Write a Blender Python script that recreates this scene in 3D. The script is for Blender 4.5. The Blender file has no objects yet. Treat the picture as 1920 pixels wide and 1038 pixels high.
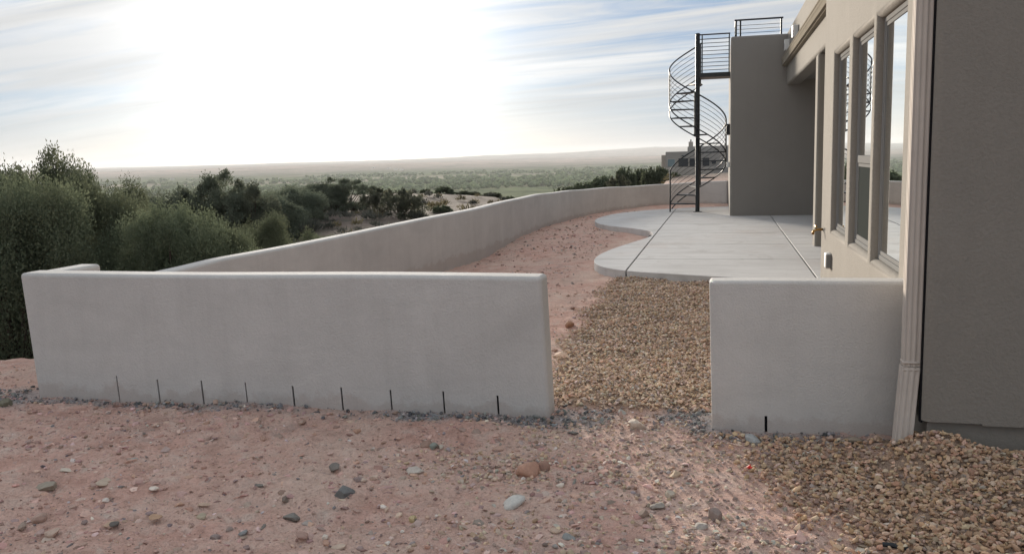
import bpy, bmesh, math, random
import numpy as np
from mathutils import Matrix, Vector

SC = bpy.context.scene
COL = SC.collection
RNG = np.random.default_rng(7)
random.seed(7)

# ------------------------------------------------------------------ camera
EYE = 1.7
cam_d = bpy.data.cameras.new("camera")
cam = bpy.data.objects.new("camera", cam_d)
COL.objects.link(cam)
cam_d.sensor_width = 36.0
cam_d.sensor_fit = 'HORIZONTAL'
cam_d.lens = 1620.0 / 1920.0 * 36.0
cam_d.clip_start = 0.05
cam_d.clip_end = 90000.0


def camera_rotation():
    f, cx, cy, vx, h0, sl = 1620.0, 960.0, 519.0, 1355.0, 294.0, -0.028
    a = np.array([0, h0 - cy, f]); b = np.array([1000, h0 - cy + sl * 1000, f])
    up = np.cross(a, b); up /= np.linalg.norm(up)
    if up[1] > 0: up = -up
    d = np.array([vx - cx, h0 - cy + sl * (vx - cx), f]); d /= np.linalg.norm(d)
    x = np.cross(d, up); x /= np.linalg.norm(x)
    if x[0] < 0: x = -x
    return np.array([x, d, up])


_R = camera_rotation()
cm = Matrix.Identity(4)
for i in range(3):
    cm[i][0] = _R[i, 0]; cm[i][1] = -_R[i, 1]; cm[i][2] = -_R[i, 2]
cm[0][3], cm[1][3], cm[2][3] = 0.0, 0.0, EYE
cam.matrix_world = cm
SC.camera = cam

# ------------------------------------------------------------------ sun, sky, exposure
SUN_AZ, SUN_EL = -25.3, 6.0          # degrees, azimuth from +Y towards +X
saz, sel = math.radians(SUN_AZ), math.radians(SUN_EL)
SUN_DIR = Vector((math.sin(saz) * math.cos(sel), math.cos(saz) * math.cos(sel), math.sin(sel)))
sun_d = bpy.data.lights.new("sun", 'SUN')
sun_d.energy = 4.0
sun_d.angle = math.radians(8.0)
sun_d.color = (1.0, 0.90, 0.77)
sun = bpy.data.objects.new("sun", sun_d)
COL.objects.link(sun)
sun.rotation_euler = SUN_DIR.to_track_quat('Z', 'Y').to_euler()
sun.location = SUN_DIR * 100

SC.view_settings.view_transform = 'Standard'
SC.view_settings.look = 'None'
SC.view_settings.exposure = 1.10
SC.view_settings.gamma = 1.0
SC.view_settings.use_curve_mapping = False
SC.render.engine = 'CYCLES'
SC.cycles.use_denoising = True
SC.cycles.max_bounces = 6
SC.cycles.diffuse_bounces = 3
SC.cycles.glossy_bounces = 3
SC.cycles.transmission_bounces = 3
SC.cycles.volume_bounces = 0
SC.cycles.transparent_max_bounces = 8
SC.cycles.caustics_reflective = False
SC.cycles.caustics_refractive = False


class NT:
    """small helper for node trees"""
    def __init__(self, tree):
        self.t = tree; self.n = tree.nodes; self.l = tree.links
    def new(self, typ, **kw):
        nd = self.n.new(typ)
        for k, v in kw.items():
            if k.startswith('i_'):
                key = k[2:]
                key = int(key) if key.isdigit() else key.replace('_', ' ')
                nd.inputs[key].default_value = v
            else:
                setattr(nd, k, v)
        return nd
    def link(self, a, b):
        self.l.new(a, b)
    def math(self, op, a, b=None, c=None, clamp=False):
        nd = self.n.new('ShaderNodeMath'); nd.operation = op; nd.use_clamp = clamp
        for i, v in enumerate((a, b, c)):
            if v is None: continue
            if isinstance(v, (int, float)): nd.inputs[i].default_value = v
            else: self.l.new(v, nd.inputs[i])
        return nd.outputs[0]
    def mix(self, fac, a, b, blend='MIX'):
        nd = self.n.new('ShaderNodeMix'); nd.data_type = 'RGBA'; nd.blend_type = blend
        nd.clamp_factor = True
        for key, v in ((0, fac), (6, a), (7, b)):
            if isinstance(v, (int, float)): nd.inputs[key].default_value = v
            elif isinstance(v, (tuple, list)): nd.inputs[key].default_value = (*v[:3], 1.0)
            else: self.l.new(v, nd.inputs[key])
        return nd.outputs[2]
    def ramp(self, fac, stops):
        nd = self.n.new('ShaderNodeValToRGB')
        cr = nd.color_ramp
        while len(cr.elements) < len(stops): cr.elements.new(0.5)
        for e, (p, c) in zip(cr.elements, stops):
            e.position = p
            e.color = (c, c, c, 1) if isinstance(c, (int, float)) else (*c[:3], 1)
        self.l.new(fac, nd.inputs[0])
        return nd.outputs[0]
    def noise(self, vec, scale, detail=4.0, rough=0.55, dist=0.0):
        nd = self.n.new('ShaderNodeTexNoise')
        nd.inputs['Scale'].default_value = scale
        nd.inputs['Detail'].default_value = detail
        nd.inputs['Roughness'].default_value = rough
        nd.inputs['Distortion'].default_value = dist
        if vec is not None: self.l.new(vec, nd.inputs['Vector'])
        return nd.outputs['Fac']


CLOUD_SHIFT = (9.0, 4.1)      # which part of the cloud sheet drifts over the valley


def make_world():
    w = bpy.data.worlds.new("World")
    SC.world = w
    w.use_nodes = True
    t = NT(w.node_tree)
    t.n.clear()
    out = t.new('ShaderNodeOutputWorld')
    bg = t.new('ShaderNodeBackground')
    bg.inputs['Strength'].default_value = 0.1
    sky = t.new('ShaderNodeTexSky')
    sky.sky_type = 'NISHITA'
    sky.sun_disc = False
    sky.sun_elevation = sel
    sky.sun_rotation = saz
    sky.altitude = 1600.0
    sky.air_density = 1.0
    sky.dust_density = 2.0
    sky.ozone_density = 2.0
    tc = t.new('ShaderNodeTexCoord')
    D = tc.outputs['Generated']
    sep = t.new('ShaderNodeSeparateXYZ'); t.link(D, sep.inputs[0])
    # angle to the sun
    dot = t.new('ShaderNodeVectorMath', operation='DOT_PRODUCT')
    t.link(D, dot.inputs[0]); dot.inputs[1].default_value = SUN_DIR
    ang = t.math('ARCCOSINE', t.math('MINIMUM', dot.outputs['Value'], 0.99999))
    # high thin cloud layer, in the plane of the clouds: streaks along one wind direction
    zc = t.math('ADD', t.math('MAXIMUM', sep.outputs[2], 0.0), 0.07)
    px = t.math('DIVIDE', sep.outputs[0], zc)
    py = t.math('DIVIDE', sep.outputs[1], zc)
    wa = math.radians(-76)
    u = t.math('ADD', t.math('MULTIPLY', px, math.sin(wa)), t.math('MULTIPLY', py, math.cos(wa)))
    v = t.math('SUBTRACT', t.math('MULTIPLY', px, math.cos(wa)), t.math('MULTIPLY', py, math.sin(wa)))
    comb = t.new('ShaderNodeCombineXYZ')
    t.link(t.math('MULTIPLY', t.math('ADD', u, CLOUD_SHIFT[0]), 0.20), comb.inputs[0]); t.link(t.math('ADD', v, CLOUD_SHIFT[1]), comb.inputs[1])
    P = comb.outputs[0]
    n1 = t.noise(P, 2.1, 8.0, 0.60, 0.9)
    comb2 = t.new('ShaderNodeCombineXYZ')
    t.link(t.math('MULTIPLY', t.math('ADD', u, CLOUD_SHIFT[0]), 0.45), comb2.inputs[0]); t.link(t.math('ADD', v, 7.3 + CLOUD_SHIFT[1]), comb2.inputs[1])
    n2 = t.noise(comb2.outputs[0], 0.55, 4.0, 0.5, 0.4)
    dens = t.math('ADD', t.math('MULTIPLY', n1, 0.60), t.math('MULTIPLY', n2, 0.50))
    cover = t.ramp(dens, [(0.46, 0.0), (0.53, 0.55), (0.60, 1.0)])
    n3 = t.noise(P, 1.3, 4.0, 0.55, 0.5)
    # light through the veil and the clouds falls off with the angle from the sun
    g1 = t.math('EXPONENT', t.math('MULTIPLY', t.math('MULTIPLY', ang, ang), -1.0 / (2 * 0.105 ** 2)))
    g2 = t.math('EXPONENT', t.math('MULTIPLY', ang, -1.0 / 0.34))
    veil = t.math('ADD', t.math('MULTIPLY', g1, 5.5), t.math('MULTIPLY', g2, 1.7))
    veilc = t.new('ShaderNodeMix', data_type='RGBA', blend_type='MULTIPLY')
    veilc.inputs[0].default_value = 1.0
    vc = t.new('ShaderNodeCombineColor')
    for k in range(3): t.link(veil, vc.inputs[k])
    t.link(vc.outputs[0], veilc.inputs[6]); veilc.inputs[7].default_value = (1.0, 0.985, 0.95, 1)
    skyc = t.new('ShaderNodeMix', data_type='RGBA', blend_type='MULTIPLY')
    skyc.inputs[0].default_value = 1.0
    t.link(sky.outputs[0], skyc.inputs[6]); skyc.inputs[7].default_value = (0.10, 0.115, 0.14, 1)
    add = t.mix(1.0, skyc.outputs[2], veilc.outputs[2], 'ADD')
    add = t.mix(1.0, add, (0.72, 1.16, 1.85), 'ADD')       # even light of the high milky veil
    cl = t.math('ADD', t.math('ADD', t.math('MULTIPLY', g2, 2.5), t.math('MULTIPLY', g1, 3.5)), 3.0)
    cl = t.math('MULTIPLY', cl, t.math('ADD', 0.85, t.math('MULTIPLY', t.math('MAXIMUM', sep.outputs[2], 0.0), 1.0)))   # a cloud sheet brightens towards the zenith
    cl = t.math('MULTIPLY', cl, t.math('ADD', 0.42, t.math('MULTIPLY', n3, 1.16)))
    cc = t.new('ShaderNodeCombineColor')
    t.link(cl, cc.inputs[0]); t.link(t.math('MULTIPLY', cl, 0.99), cc.inputs[1]); t.link(t.math('MULTIPLY', cl, 0.97), cc.inputs[2])
    # clouds thin out towards the horizon haze
    lowfade = t.ramp(sep.outputs[2], [(0.0, 0.15), (0.07, 0.8), (0.15, 1.0)])
    fac = t.math('MULTIPLY', t.math('MULTIPLY', cover, lowfade), 0.9)
    fin = t.mix(fac, add, cc.outputs[0])
    t.link(fin, bg.inputs['Color'])
    t.link(bg.outputs[0], out.inputs['Surface'])


make_world()

# ------------------------------------------------------------------ helpers


def mesh_np(name, verts, faces, mats=(), smooth=False, cols=None, mat_index=None):
    """verts (n,3); faces: (m,k) int array or list of such arrays"""
    me = bpy.data.meshes.new(name)
    verts = np.asarray(verts, np.float32)
    if not isinstance(faces, list): faces = [faces]
    faces = [np.asarray(f, np.int32) for f in faces if len(f)]
    idx = np.concatenate([f.ravel() for f in faces])
    cnt = np.concatenate([np.full(len(f), f.shape[1], np.int32) for f in faces])
    me.vertices.add(len(verts)); me.vertices.foreach_set('co', verts.ravel())
    me.loops.add(len(idx)); me.loops.foreach_set('vertex_index', idx)
    st = np.zeros(len(cnt), np.int32); st[1:] = np.cumsum(cnt)[:-1]
    me.polygons.add(len(cnt)); me.polygons.foreach_set('loop_start', st); me.polygons.foreach_set('loop_total', cnt)
    me.polygons.foreach_set('use_smooth', np.full(len(cnt), bool(smooth)))
    for m in mats: me.materials.append(m)
    if mat_index is not None: me.polygons.foreach_set('material_index', np.asarray(mat_index, np.int32))
    me.update(calc_edges=True)
    if cols is not None:
        for an, arr in cols.items():
            arr = np.asarray(arr, np.float32)
            if arr.ndim == 2:
                if arr.shape[1] == 3: arr = np.concatenate([arr, np.ones((len(arr), 1), np.float32)], 1)
                at = me.attributes.new(an, 'FLOAT_COLOR', 'POINT'); at.data.foreach_set('color', arr.ravel())
            else:
                at = me.attributes.new(an, 'FLOAT', 'POINT'); at.data.foreach_set('value', arr)
    return me


def link(name, me, parent=None, loc=None, rz=None):
    o = bpy.data.objects.new(name, me); COL.objects.link(o)
    if parent is not None: o.parent = parent
    if loc is not None: o.location = loc
    if rz is not None: o.rotation_euler = (0, 0, rz)
    return o


def tag(o, label=None, cat=None, group=None, kind=None):
    if label: o['label'] = label
    if cat: o['category'] = cat
    if group: o['group'] = group
    if kind: o['kind'] = kind
    return o


def empty(name, loc=(0, 0, 0), label=None, cat=None, group=None, kind=None):
    o = bpy.data.objects.new(name, None); COL.objects.link(o)
    o.location = loc; o.empty_display_size = 0.2
    return tag(o, label, cat, group, kind)


class MB:
    """collects boxes, tubes and loose polygons into one mesh"""
    def __init__(self): self.v = []; self.f = []; self.n = 0
    def add(self, v, f):
        self.v.extend([tuple(p) for p in v]); self.f.extend([tuple(i + self.n for i in q) for q in f]); self.n += len(v)
    def box(self, x0, x1, y0, y1, z0, z1):
        v = [(x0, y0, z0), (x1, y0, z0), (x1, y1, z0), (x0, y1, z0), (x0, y0, z1), (x1, y0, z1), (x1, y1, z1), (x0, y1, z1)]
        self.add(v, [(0, 3, 2, 1), (4, 5, 6, 7), (0, 1, 5, 4), (1, 2, 6, 5), (2, 3, 7, 6), (3, 0, 4, 7)])
        return self
    def tube(self, pts, r, seg=8, caps=True):
        pts = [Vector(p) for p in pts]
        n = len(pts)
        rs = r if isinstance(r, (list, tuple)) else [r] * n
        V = []
        ref = None
        for i, p in enumerate(pts):
            d = (pts[min(i + 1, n - 1)] - pts[max(i - 1, 0)]).normalized()
            if ref is None:
                ref = Vector((0, 0, 1)) if abs(d.z) < 0.9 else Vector((1, 0, 0))
            a = d.cross(ref).normalized(); b = d.cross(a).normalized()
            ref = b * -1 if False else ref
            if abs(d.dot(ref)) > 0.97: ref = a
            for k in range(seg):
                t = 2 * math.pi * k / seg
                V.append(p + (a * math.cos(t) + b * math.sin(t)) * rs[i])
        F = []
        for i in range(n - 1):
            for k in range(seg):
                k2 = (k + 1) % seg
                F.append((i * seg + k, i * seg + k2, (i + 1) * seg + k2, (i + 1) * seg + k))
        if caps:
            F.append(tuple(range(seg - 1, -1, -1))); F.append(tuple((n - 1) * seg + k for k in range(seg)))
        self.add(V, F)
        return self
    def build(self, name, mat, parent=None, smooth=False, bevel=0.0, seg=2, loc=None):
        me = bpy.data.meshes.new(name)
        me.from_pydata([tuple(p) for p in self.v], [], self.f)
        bm = bmesh.new(); bm.from_mesh(me)
        bmesh.ops.recalc_face_normals(bm, faces=bm.faces)
        bm.to_mesh(me); bm.free()
        me.materials.append(mat)
        if smooth:
            me.polygons.foreach_set('use_smooth', np.ones(len(me.polygons), bool))
        o = link(name, me, parent, loc)
        if bevel > 0: add_bevel(o, bevel, seg)
        return o


def add_bevel(o, w, seg=2):
    m = o.modifiers.new('bevel', 'BEVEL'); m.width = w; m.segments = seg; m.limit_method = 'ANGLE'
    m.angle_limit = math.radians(40)
    o.data.polygons.foreach_set('use_smooth', np.ones(len(o.data.polygons), bool))
    wn = o.modifiers.new('normals', 'WEIGHTED_NORMAL'); wn.keep_sharp = True


def bm_obj(name, bm, mat, parent=None, smooth=True, weighted=True):
    bmesh.ops.recalc_face_normals(bm, faces=bm.faces)
    me = bpy.data.meshes.new(name); bm.to_mesh(me); bm.free()
    me.materials.append(mat)
    me.polygons.foreach_set('use_smooth', np.full(len(me.polygons), smooth))
    if smooth: me.set_sharp_from_angle(angle=math.radians(35))
    o = link(name, me, parent)
    if weighted:
        o.modifiers.new('normals', 'WEIGHTED_NORMAL').keep_sharp = True
    return o


# value noise for geometry
def _hash(ix, iy, seed):
    h = (ix.astype(np.int64) * 374761393 + iy.astype(np.int64) * 668265263 + seed * 1442695041) & 0xFFFFFFFF
    h = ((h ^ (h >> 13)) * 1274126177) & 0xFFFFFFFF
    h = h ^ (h >> 16)
    return (h & 0xFFFFFF) / float(0xFFFFFF)


def vnoise(x, y, seed=0):
    ix = np.floor(x); iy = np.floor(y); fx = x - ix; fy = y - iy
    ux = fx * fx * fx * (fx * (fx * 6 - 15) + 10); uy = fy * fy * fy * (fy * (fy * 6 - 15) + 10)
    a = _hash(ix, iy, seed); b = _hash(ix + 1, iy, seed); c = _hash(ix, iy + 1, seed); d = _hash(ix + 1, iy + 1, seed)
    return (a * (1 - ux) + b * ux) * (1 - uy) + (c * (1 - ux) + d * ux) * uy


def fbm(x, y, octv=4, seed=0, gain=0.5):
    s = 0; a = 1.0; tot = 0
    for k in range(octv):
        s = s + a * (vnoise(x, y, seed + k * 17) - 0.5); tot += a
        x = x * 2.03 + 11.3; y = y * 2.03 + 5.7; a *= gain
    return s / tot * 2


def sstep(a, b, x):
    t = np.clip((x - a) / (b - a), 0, 1); return t * t * (3 - 2 * t)


# ------------------------------------------------------------------ materials
def new_mat(name):
    m = bpy.data.materials.new(name); m.use_nodes = True
    t = NT(m.node_tree)
    b = t.n['Principled BSDF']
    return m, t, b


def bump(t, b, height, dist, strength=1.0, prev=None):
    bp = t.new('ShaderNodeBump'); bp.inputs['Strength'].default_value = strength
    bp.inputs['Distance'].default_value = dist
    t.link(height, bp.inputs['Height'])
    if prev is not None: t.link(prev, bp.inputs['Normal'])
    t.link(bp.outputs[0], b.inputs['Normal'])
    return bp.outputs[0]


def stucco(name, col, grain=70.0, amp=0.004, mott=0.10, stain=0.0, splash=0.0):
    m, t, b = new_mat(name)
    tc = t.new('ShaderNodeTexCoord'); P = tc.outputs['Object']
    big = t.noise(P, 0.9, 5, 0.6, 0.6)
    mid = t.noise(P, 6.0, 4, 0.6)
    fine = t.noise(P, grain, 3, 0.6)
    k = t.math('ADD', t.math('MULTIPLY', t.math('SUBTRACT', big, 0.5), mott * 3.0), t.math('MULTIPLY', t.math('SUBTRACT', mid, 0.5), mott * 0.9))
    k = t.math('ADD', k, t.math('MULTIPLY', t.math('SUBTRACT', fine, 0.5), 0.22))
    k = t.math('ADD', 1.0, k)
    vm = t.new('ShaderNodeVectorMath', operation='SCALE'); vm.inputs[0].default_value = col[:3]
    t.link(k, vm.inputs['Scale'])
    c = vm.outputs[0]
    if stain > 0:
        # rain and dust marks: vertical streaks in the render coat
        mp = t.new('ShaderNodeMapping'); mp.inputs['Scale'].default_value = (5.0, 5.0, 0.35)
        t.link(P, mp.inputs[0])
        s = t.noise(mp.outputs[0], 1.6, 4, 0.6, 0.2)
        s = t.ramp(s, [(0.5, 0.0), (0.75, stain)])
        c = t.mix(s, c, tuple(x * 0.62 for x in col[:3]))
    if splash > 0:
        # soil splashed up the foot by rain
        sp_ = t.new('ShaderNodeSeparateXYZ'); t.link(P, sp_.inputs[0])
        hh = t.math('SUBTRACT', sp_.outputs[2], t.math('SUBTRACT', t.math('MULTIPLY', t.noise(P, 5.0, 6, 0.7), 0.36), 0.13))
        c = t.mix(t.math('MULTIPLY', t.ramp(hh, [(0.0, 1.0), (0.045, 0.0)]), splash), c, (0.36, 0.27, 0.225))
        tr_ = t.new('ShaderNodeMapping'); tr_.inputs['Scale'].default_value = (1.2, 1.2, 5.0); t.link(P, tr_.inputs[0])
        c = t.mix(t.ramp(t.noise(tr_.outputs[0], 1.5, 5, 0.65, 0.8), [(0.5, 0.0), (0.72, 0.30)]), c, tuple(x * 0.80 for x in col[:3]))
    t.link(c, b.inputs['Base Color'])
    b.inputs['Roughness'].default_value = 0.95
    b.inputs['Specular IOR Level'].default_value = 0.15
    n = bump(t, b, big, 0.02, 0.6)
    n = bump(t, b, mid, 0.006, 0.5, n)
    bump(t, b, fine, amp, 0.9, n)
    return m


def plain(name, col, rough=0.5, spec=0.3, metal=0.0, var=0.0, scale=20.0):
    m, t, b = new_mat(name)
    b.inputs['Base Color'].default_value = (*col, 1)
    b.inputs['Roughness'].default_value = rough
    b.inputs['Specular IOR Level'].default_value = spec
    b.inputs['Metallic'].default_value = metal
    if var > 0:
        tc = t.new('ShaderNodeTexCoord')
        n = t.noise(tc.outputs['Object'], scale, 4, 0.6)
        c = t.mix(t.ramp(n, [(0.3, 0.0), (0.7, 1.0)]), tuple(x * (1 - var) for x in col), tuple(min(1, x * (1 + var)) for x in col))
        t.link(c, b.inputs['Base Color'])
        bump(t, b, n, 0.003, 0.3)
    return m


def stone_mat(name, rough=0.9, grain=90.0):
    """stones: own colour in the 'tint' attribute, speckle on top"""
    m, t, b = new_mat(name)
    at = t.new('ShaderNodeAttribute'); at.attribute_name = 'tint'
    tc = t.new('ShaderNodeTexCoord')
    n = t.noise(tc.outputs['Object'], grain, 3, 0.65)
    k = t.math('ADD', 0.68, t.math('MULTIPLY', n, 0.64))
    vm = t.new('ShaderNodeVectorMath', operation='SCALE'); t.link(at.outputs['Color'], vm.inputs[0]); t.link(k, vm.inputs['Scale'])
    t.link(vm.outputs[0], b.inputs['Base Color'])
    b.inputs['Roughness'].default_value = rough
    b.inputs['Specular IOR Level'].default_value = 0.25
    bump(t, b, n, 0.003, 0.7)
    return m


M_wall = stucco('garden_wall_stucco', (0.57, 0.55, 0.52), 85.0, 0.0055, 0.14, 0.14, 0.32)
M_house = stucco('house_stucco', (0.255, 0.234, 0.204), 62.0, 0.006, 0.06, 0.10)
M_deck = stucco('deck_wall_stucco', (0.27, 0.25, 0.225), 60.0, 0.005, 0.05, 0.08)
M_stem = stucco('foundation_coat', (0.22, 0.205, 0.18), 40.0, 0.004, 0.08)
M_iron = plain('black_iron', (0.018, 0.021, 0.024), 0.45, 0.4)
M_cable = plain('grey_iron_rod', (0.035, 0.035, 0.036), 0.5, 0.4)
M_tread = plain('stair_tread_metal', (0.03, 0.033, 0.036), 0.5, 0.4, var=0.2)
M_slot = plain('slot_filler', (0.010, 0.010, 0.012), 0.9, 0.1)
M_gut = plain('tan_painted_metal', (0.27, 0.24, 0.195), 1.0, 0.0, var=0.06, scale=3.0)
M_spout = plain('tan_downspout_metal', (0.58, 0.52, 0.46), 0.8, 0.08, var=0.06, scale=5.0)
M_frame = plain('window_frame_vinyl', (0.24, 0.237, 0.228), 1.0, 0.0)
M_screen = plain('insect_screen', (0.05, 0.055, 0.052), 1.0, 0.0)
M_white = plain('white_plastic', (0.75, 0.74, 0.71), 0.4, 0.4)
M_grey = plain('grey_plastic', (0.22, 0.22, 0.215), 0.5, 0.3)
M_brass = plain('brass', (0.36, 0.22, 0.08), 0.35, 0.5, 0.9)
M_red = plain('red_plastic', (0.75, 0.04, 0.03), 0.4, 0.4)


def glass_mat():
    """coated double glazing in front of a dark room: strong grazing reflection"""
    m = bpy.data.materials.new('window_glass'); m.use_nodes = True
    t = NT(m.node_tree); t.n.clear()
    out = t.new('ShaderNodeOutputMaterial')
    fr = t.new('ShaderNodeFresnel'); fr.inputs['IOR'].default_value = 3.0
    gl = t.new('ShaderNodeBsdfGlossy'); gl.inputs['Roughness'].default_value = 0.008
    gl.inputs['Color'].default_value = (0.97, 0.99, 0.98, 1)
    df = t.new('ShaderNodeBsdfDiffuse'); df.inputs['Color'].default_value = (0.03, 0.034, 0.034, 1)
    tc = t.new('ShaderNodeTexCoord'); n = t.noise(tc.outputs['Object'], 0.9, 1, 0.4)
    bp = t.new('ShaderNodeBump'); bp.inputs['Distance'].default_value = 0.004; bp.inputs['Strength'].default_value = 0.12
    t.link(n, bp.inputs['Height']); t.link(bp.outputs[0], gl.inputs['Normal'])
    mx = t.new('ShaderNodeMixShader'); t.link(t.math('MULTIPLY', fr.outputs[0], 2.3, clamp=True), mx.inputs[0])
    t.link(df.outputs[0], mx.inputs[1]); t.link(gl.outputs[0], mx.inputs[2])
    t.link(mx.outputs[0], out.inputs['Surface'])
    return m


M_glass = glass_mat()


def concrete_mat():
    m, t, b = new_mat('patio_concrete')
    tc = t.new('ShaderNodeTexCoord'); P = tc.outputs['Object']
    big = t.noise(P, 0.7, 5, 0.6, 0.5)
    mp = t.new('ShaderNodeMapping'); mp.inputs['Scale'].default_value = (0.9, 5.0, 1.0); t.link(P, mp.inputs[0])
    sw = t.noise(mp.outputs[0], 1.1, 5, 0.6, 1.2)
    fine = t.noise(P, 60, 3, 0.6)
    k = t.math('ADD', t.math('MULTIPLY', sw, 0.6), t.math('MULTIPLY', big, 0.4))
    c = t.ramp(k, [(0.3, (0.48, 0.465, 0.445)), (0.5, (0.59, 0.575, 0.555)), (0.7, (0.67, 0.655, 0.635))])
    c = t.mix(t.math('MULTIPLY', fine, 0.22), c, (0.33, 0.31, 0.29))
    st = t.noise(P, 1.6, 6, 0.68, 1.2)
    c = t.mix(t.ramp(st, [(0.52, 0.0), (0.72, 0.55)]), c, (0.37, 0.345, 0.32))
    du = t.noise(P, 0.45, 5, 0.7, 0.5)
    c = t.mix(t.ramp(du, [(0.54, 0.0), (0.70, 0.35)]), c, (0.47, 0.37, 0.31))
    t.link(c, b.inputs['Base Color'])
    b.inputs['Roughness'].default_value = 0.8
    b.inputs['Specular IOR Level'].default_value = 0.3
    bump(t, b, fine, 0.0015, 0.6)
    return m


M_conc = concrete_mat()


def dirt_mat():
    """near ground: red dirt, grey debris by the walls, dusty hillside toned darker for its shade"""
    m, t, b = new_mat('red_dirt')
    geo = t.new('ShaderNodeNewGeometry'); P = geo.outputs['Position']
    gy = t.new('ShaderNodeAttribute'); gy.attribute_name = 'grey'
    gv = t.new('ShaderNodeAttribute'); gv.attribute_name = 'gravel'
    hl = t.new('ShaderNodeAttribute'); hl.attribute_name = 'hill'
    big = t.noise(P, 0.8, 5, 0.62, 0.6)
    mid = t.noise(P, 5.5, 6, 0.68, 0.4)
    fine = t.noise(P, 45, 4, 0.7)
    vfine = t.noise(P, 160, 3, 0.7)
    c = t.ramp(mid, [(0.28, (0.460, 0.270, 0.208)), (0.5, (0.696, 0.433, 0.349)), (0.72, (0.720, 0.579, 0.487))])
    c = t.mix(t.ramp(big, [(0.42, 0.0), (0.66, 0.7)]), c, (0.720, 0.549, 0.448))
    c = t.mix(t.ramp(t.noise(P, 1.7, 5, 0.65, 1.0), [(0.56, 0.0), (0.70, 0.5)]), c, (0.422, 0.338, 0.298))
    c = t.mix(t.math('MULTIPLY', t.ramp(fine, [(0.35, 1.0), (0.5, 0.0)]), 0.45), c, (0.320, 0.194, 0.158))
    c = t.mix(t.math('MULTIPLY', t.ramp(vfine, [(0.60, 0.0), (0.72, 1.0)]), 0.45), c, (0.720, 0.720, 0.717))
    greyc = t.ramp(fine, [(0.3, (0.169, 0.173, 0.179)), (0.55, (0.376, 0.376, 0.377)), (0.75, (0.638, 0.635, 0.637))])
    gfac = t.math('MULTIPLY', gy.outputs['Fac'], t.ramp(mid, [(0.30, 0.35), (0.55, 1.0)]), clamp=True)
    c = t.mix(gfac, c, greyc)
    gravc = t.ramp(vfine, [(0.3, (0.188, 0.135, 0.099)), (0.7, (0.490, 0.356, 0.259))])
    c = t.mix(gv.outputs['Fac'], c, gravc)
    hn = t.noise(P, 0.55, 6, 0.7)
    hillc = t.ramp(hn, [(0.3, (0.075, 0.064, 0.05)), (0.5, (0.135, 0.105, 0.088)), (0.7, (0.18, 0.142, 0.12))])  # hillside colours lowered to stand in for the shade of the backlit slope
    hillc = t.mix(t.ramp(t.noise(P, 2.3, 5, 0.7), [(0.5, 0.0), (0.68, 0.55)]), hillc, (0.166, 0.173, 0.128))
    c = t.mix(hl.outputs['Fac'], c, hillc)
    t.link(c, b.inputs['Base Color'])
    b.inputs['Roughness'].default_value = 1.0
    b.inputs['Specular IOR Level'].default_value = 0.08
    n = bump(t, b, mid, 0.08, 0.75)
    n = bump(t, b, fine, 0.018, 1.0, n)
    bump(t, b, vfine, 0.004, 0.8, n)
    return m


M_dirt = dirt_mat()
M_stone = stone_mat('gravel_stone', 0.9, 90.0)
M_rock = stone_mat('loose_rock', 0.85, 55.0)


def valley_mat():
    m, t, b = new_mat('valley_land')
    geo = t.new('ShaderNodeNewGeometry'); P = geo.outputs['Position']
    sep = t.new('ShaderNodeSeparateXYZ'); t.link(P, sep.inputs[0])
    s = t.math('ADD', t.math('MULTIPLY', sep.outputs[0], -0.35), t.math('MULTIPLY', sep.outputs[1], 0.94))
    wob = t.noise(P, 0.0012, 5, 0.6)
    s = t.math('ADD', s, t.math('MULTIPLY', t.math('SUBTRACT', wob, 0.5), 1500.0))
    f = t.math('DIVIDE', s, 16000.0)
    base = t.ramp(f, [(0.0, (0.350, 0.275, 0.225)), (0.055, (0.300, 0.281, 0.188)), (0.085, (0.237, 0.250, 0.138)),
                      (0.155, (0.213, 0.250, 0.119)), (0.19, (0.425, 0.356, 0.275)), (0.21, (0.188, 0.219, 0.112)),
                      (0.28, (0.163, 0.175, 0.100)), (0.34, (0.300, 0.250, 0.200)), (0.50, (0.425, 0.312, 0.244)),
                      (0.62, (0.338, 0.263, 0.213)), (0.8, (0.312, 0.250, 0.200)), (1.0, (0.250, 0.213, 0.175))])
    n1 = t.noise(P, 0.006, 6, 0.72)
    c = t.mix(t.ramp(n1, [(0.45, 0.0), (0.62, 0.75)]), base, (0.085, 0.10, 0.06))
    n2 = t.noise(P, 0.0022, 5, 0.65)
    c = t.mix(t.ramp(n2, [(0.52, 0.0), (0.68, 0.6)]), c, (0.36, 0.28, 0.22))
    n3 = t.noise(P, 0.03, 4, 0.7)
    c = t.mix(t.ramp(n3, [(0.55, 0.0), (0.66, 0.6)]), c, (0.07, 0.085, 0.05))
    t.link(c, b.inputs['Base Color'])
    b.inputs['Roughness'].default_value = 1.0
    b.inputs['Specular IOR Level'].default_value = 0.0
    return m


M_valley = valley_mat()


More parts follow.
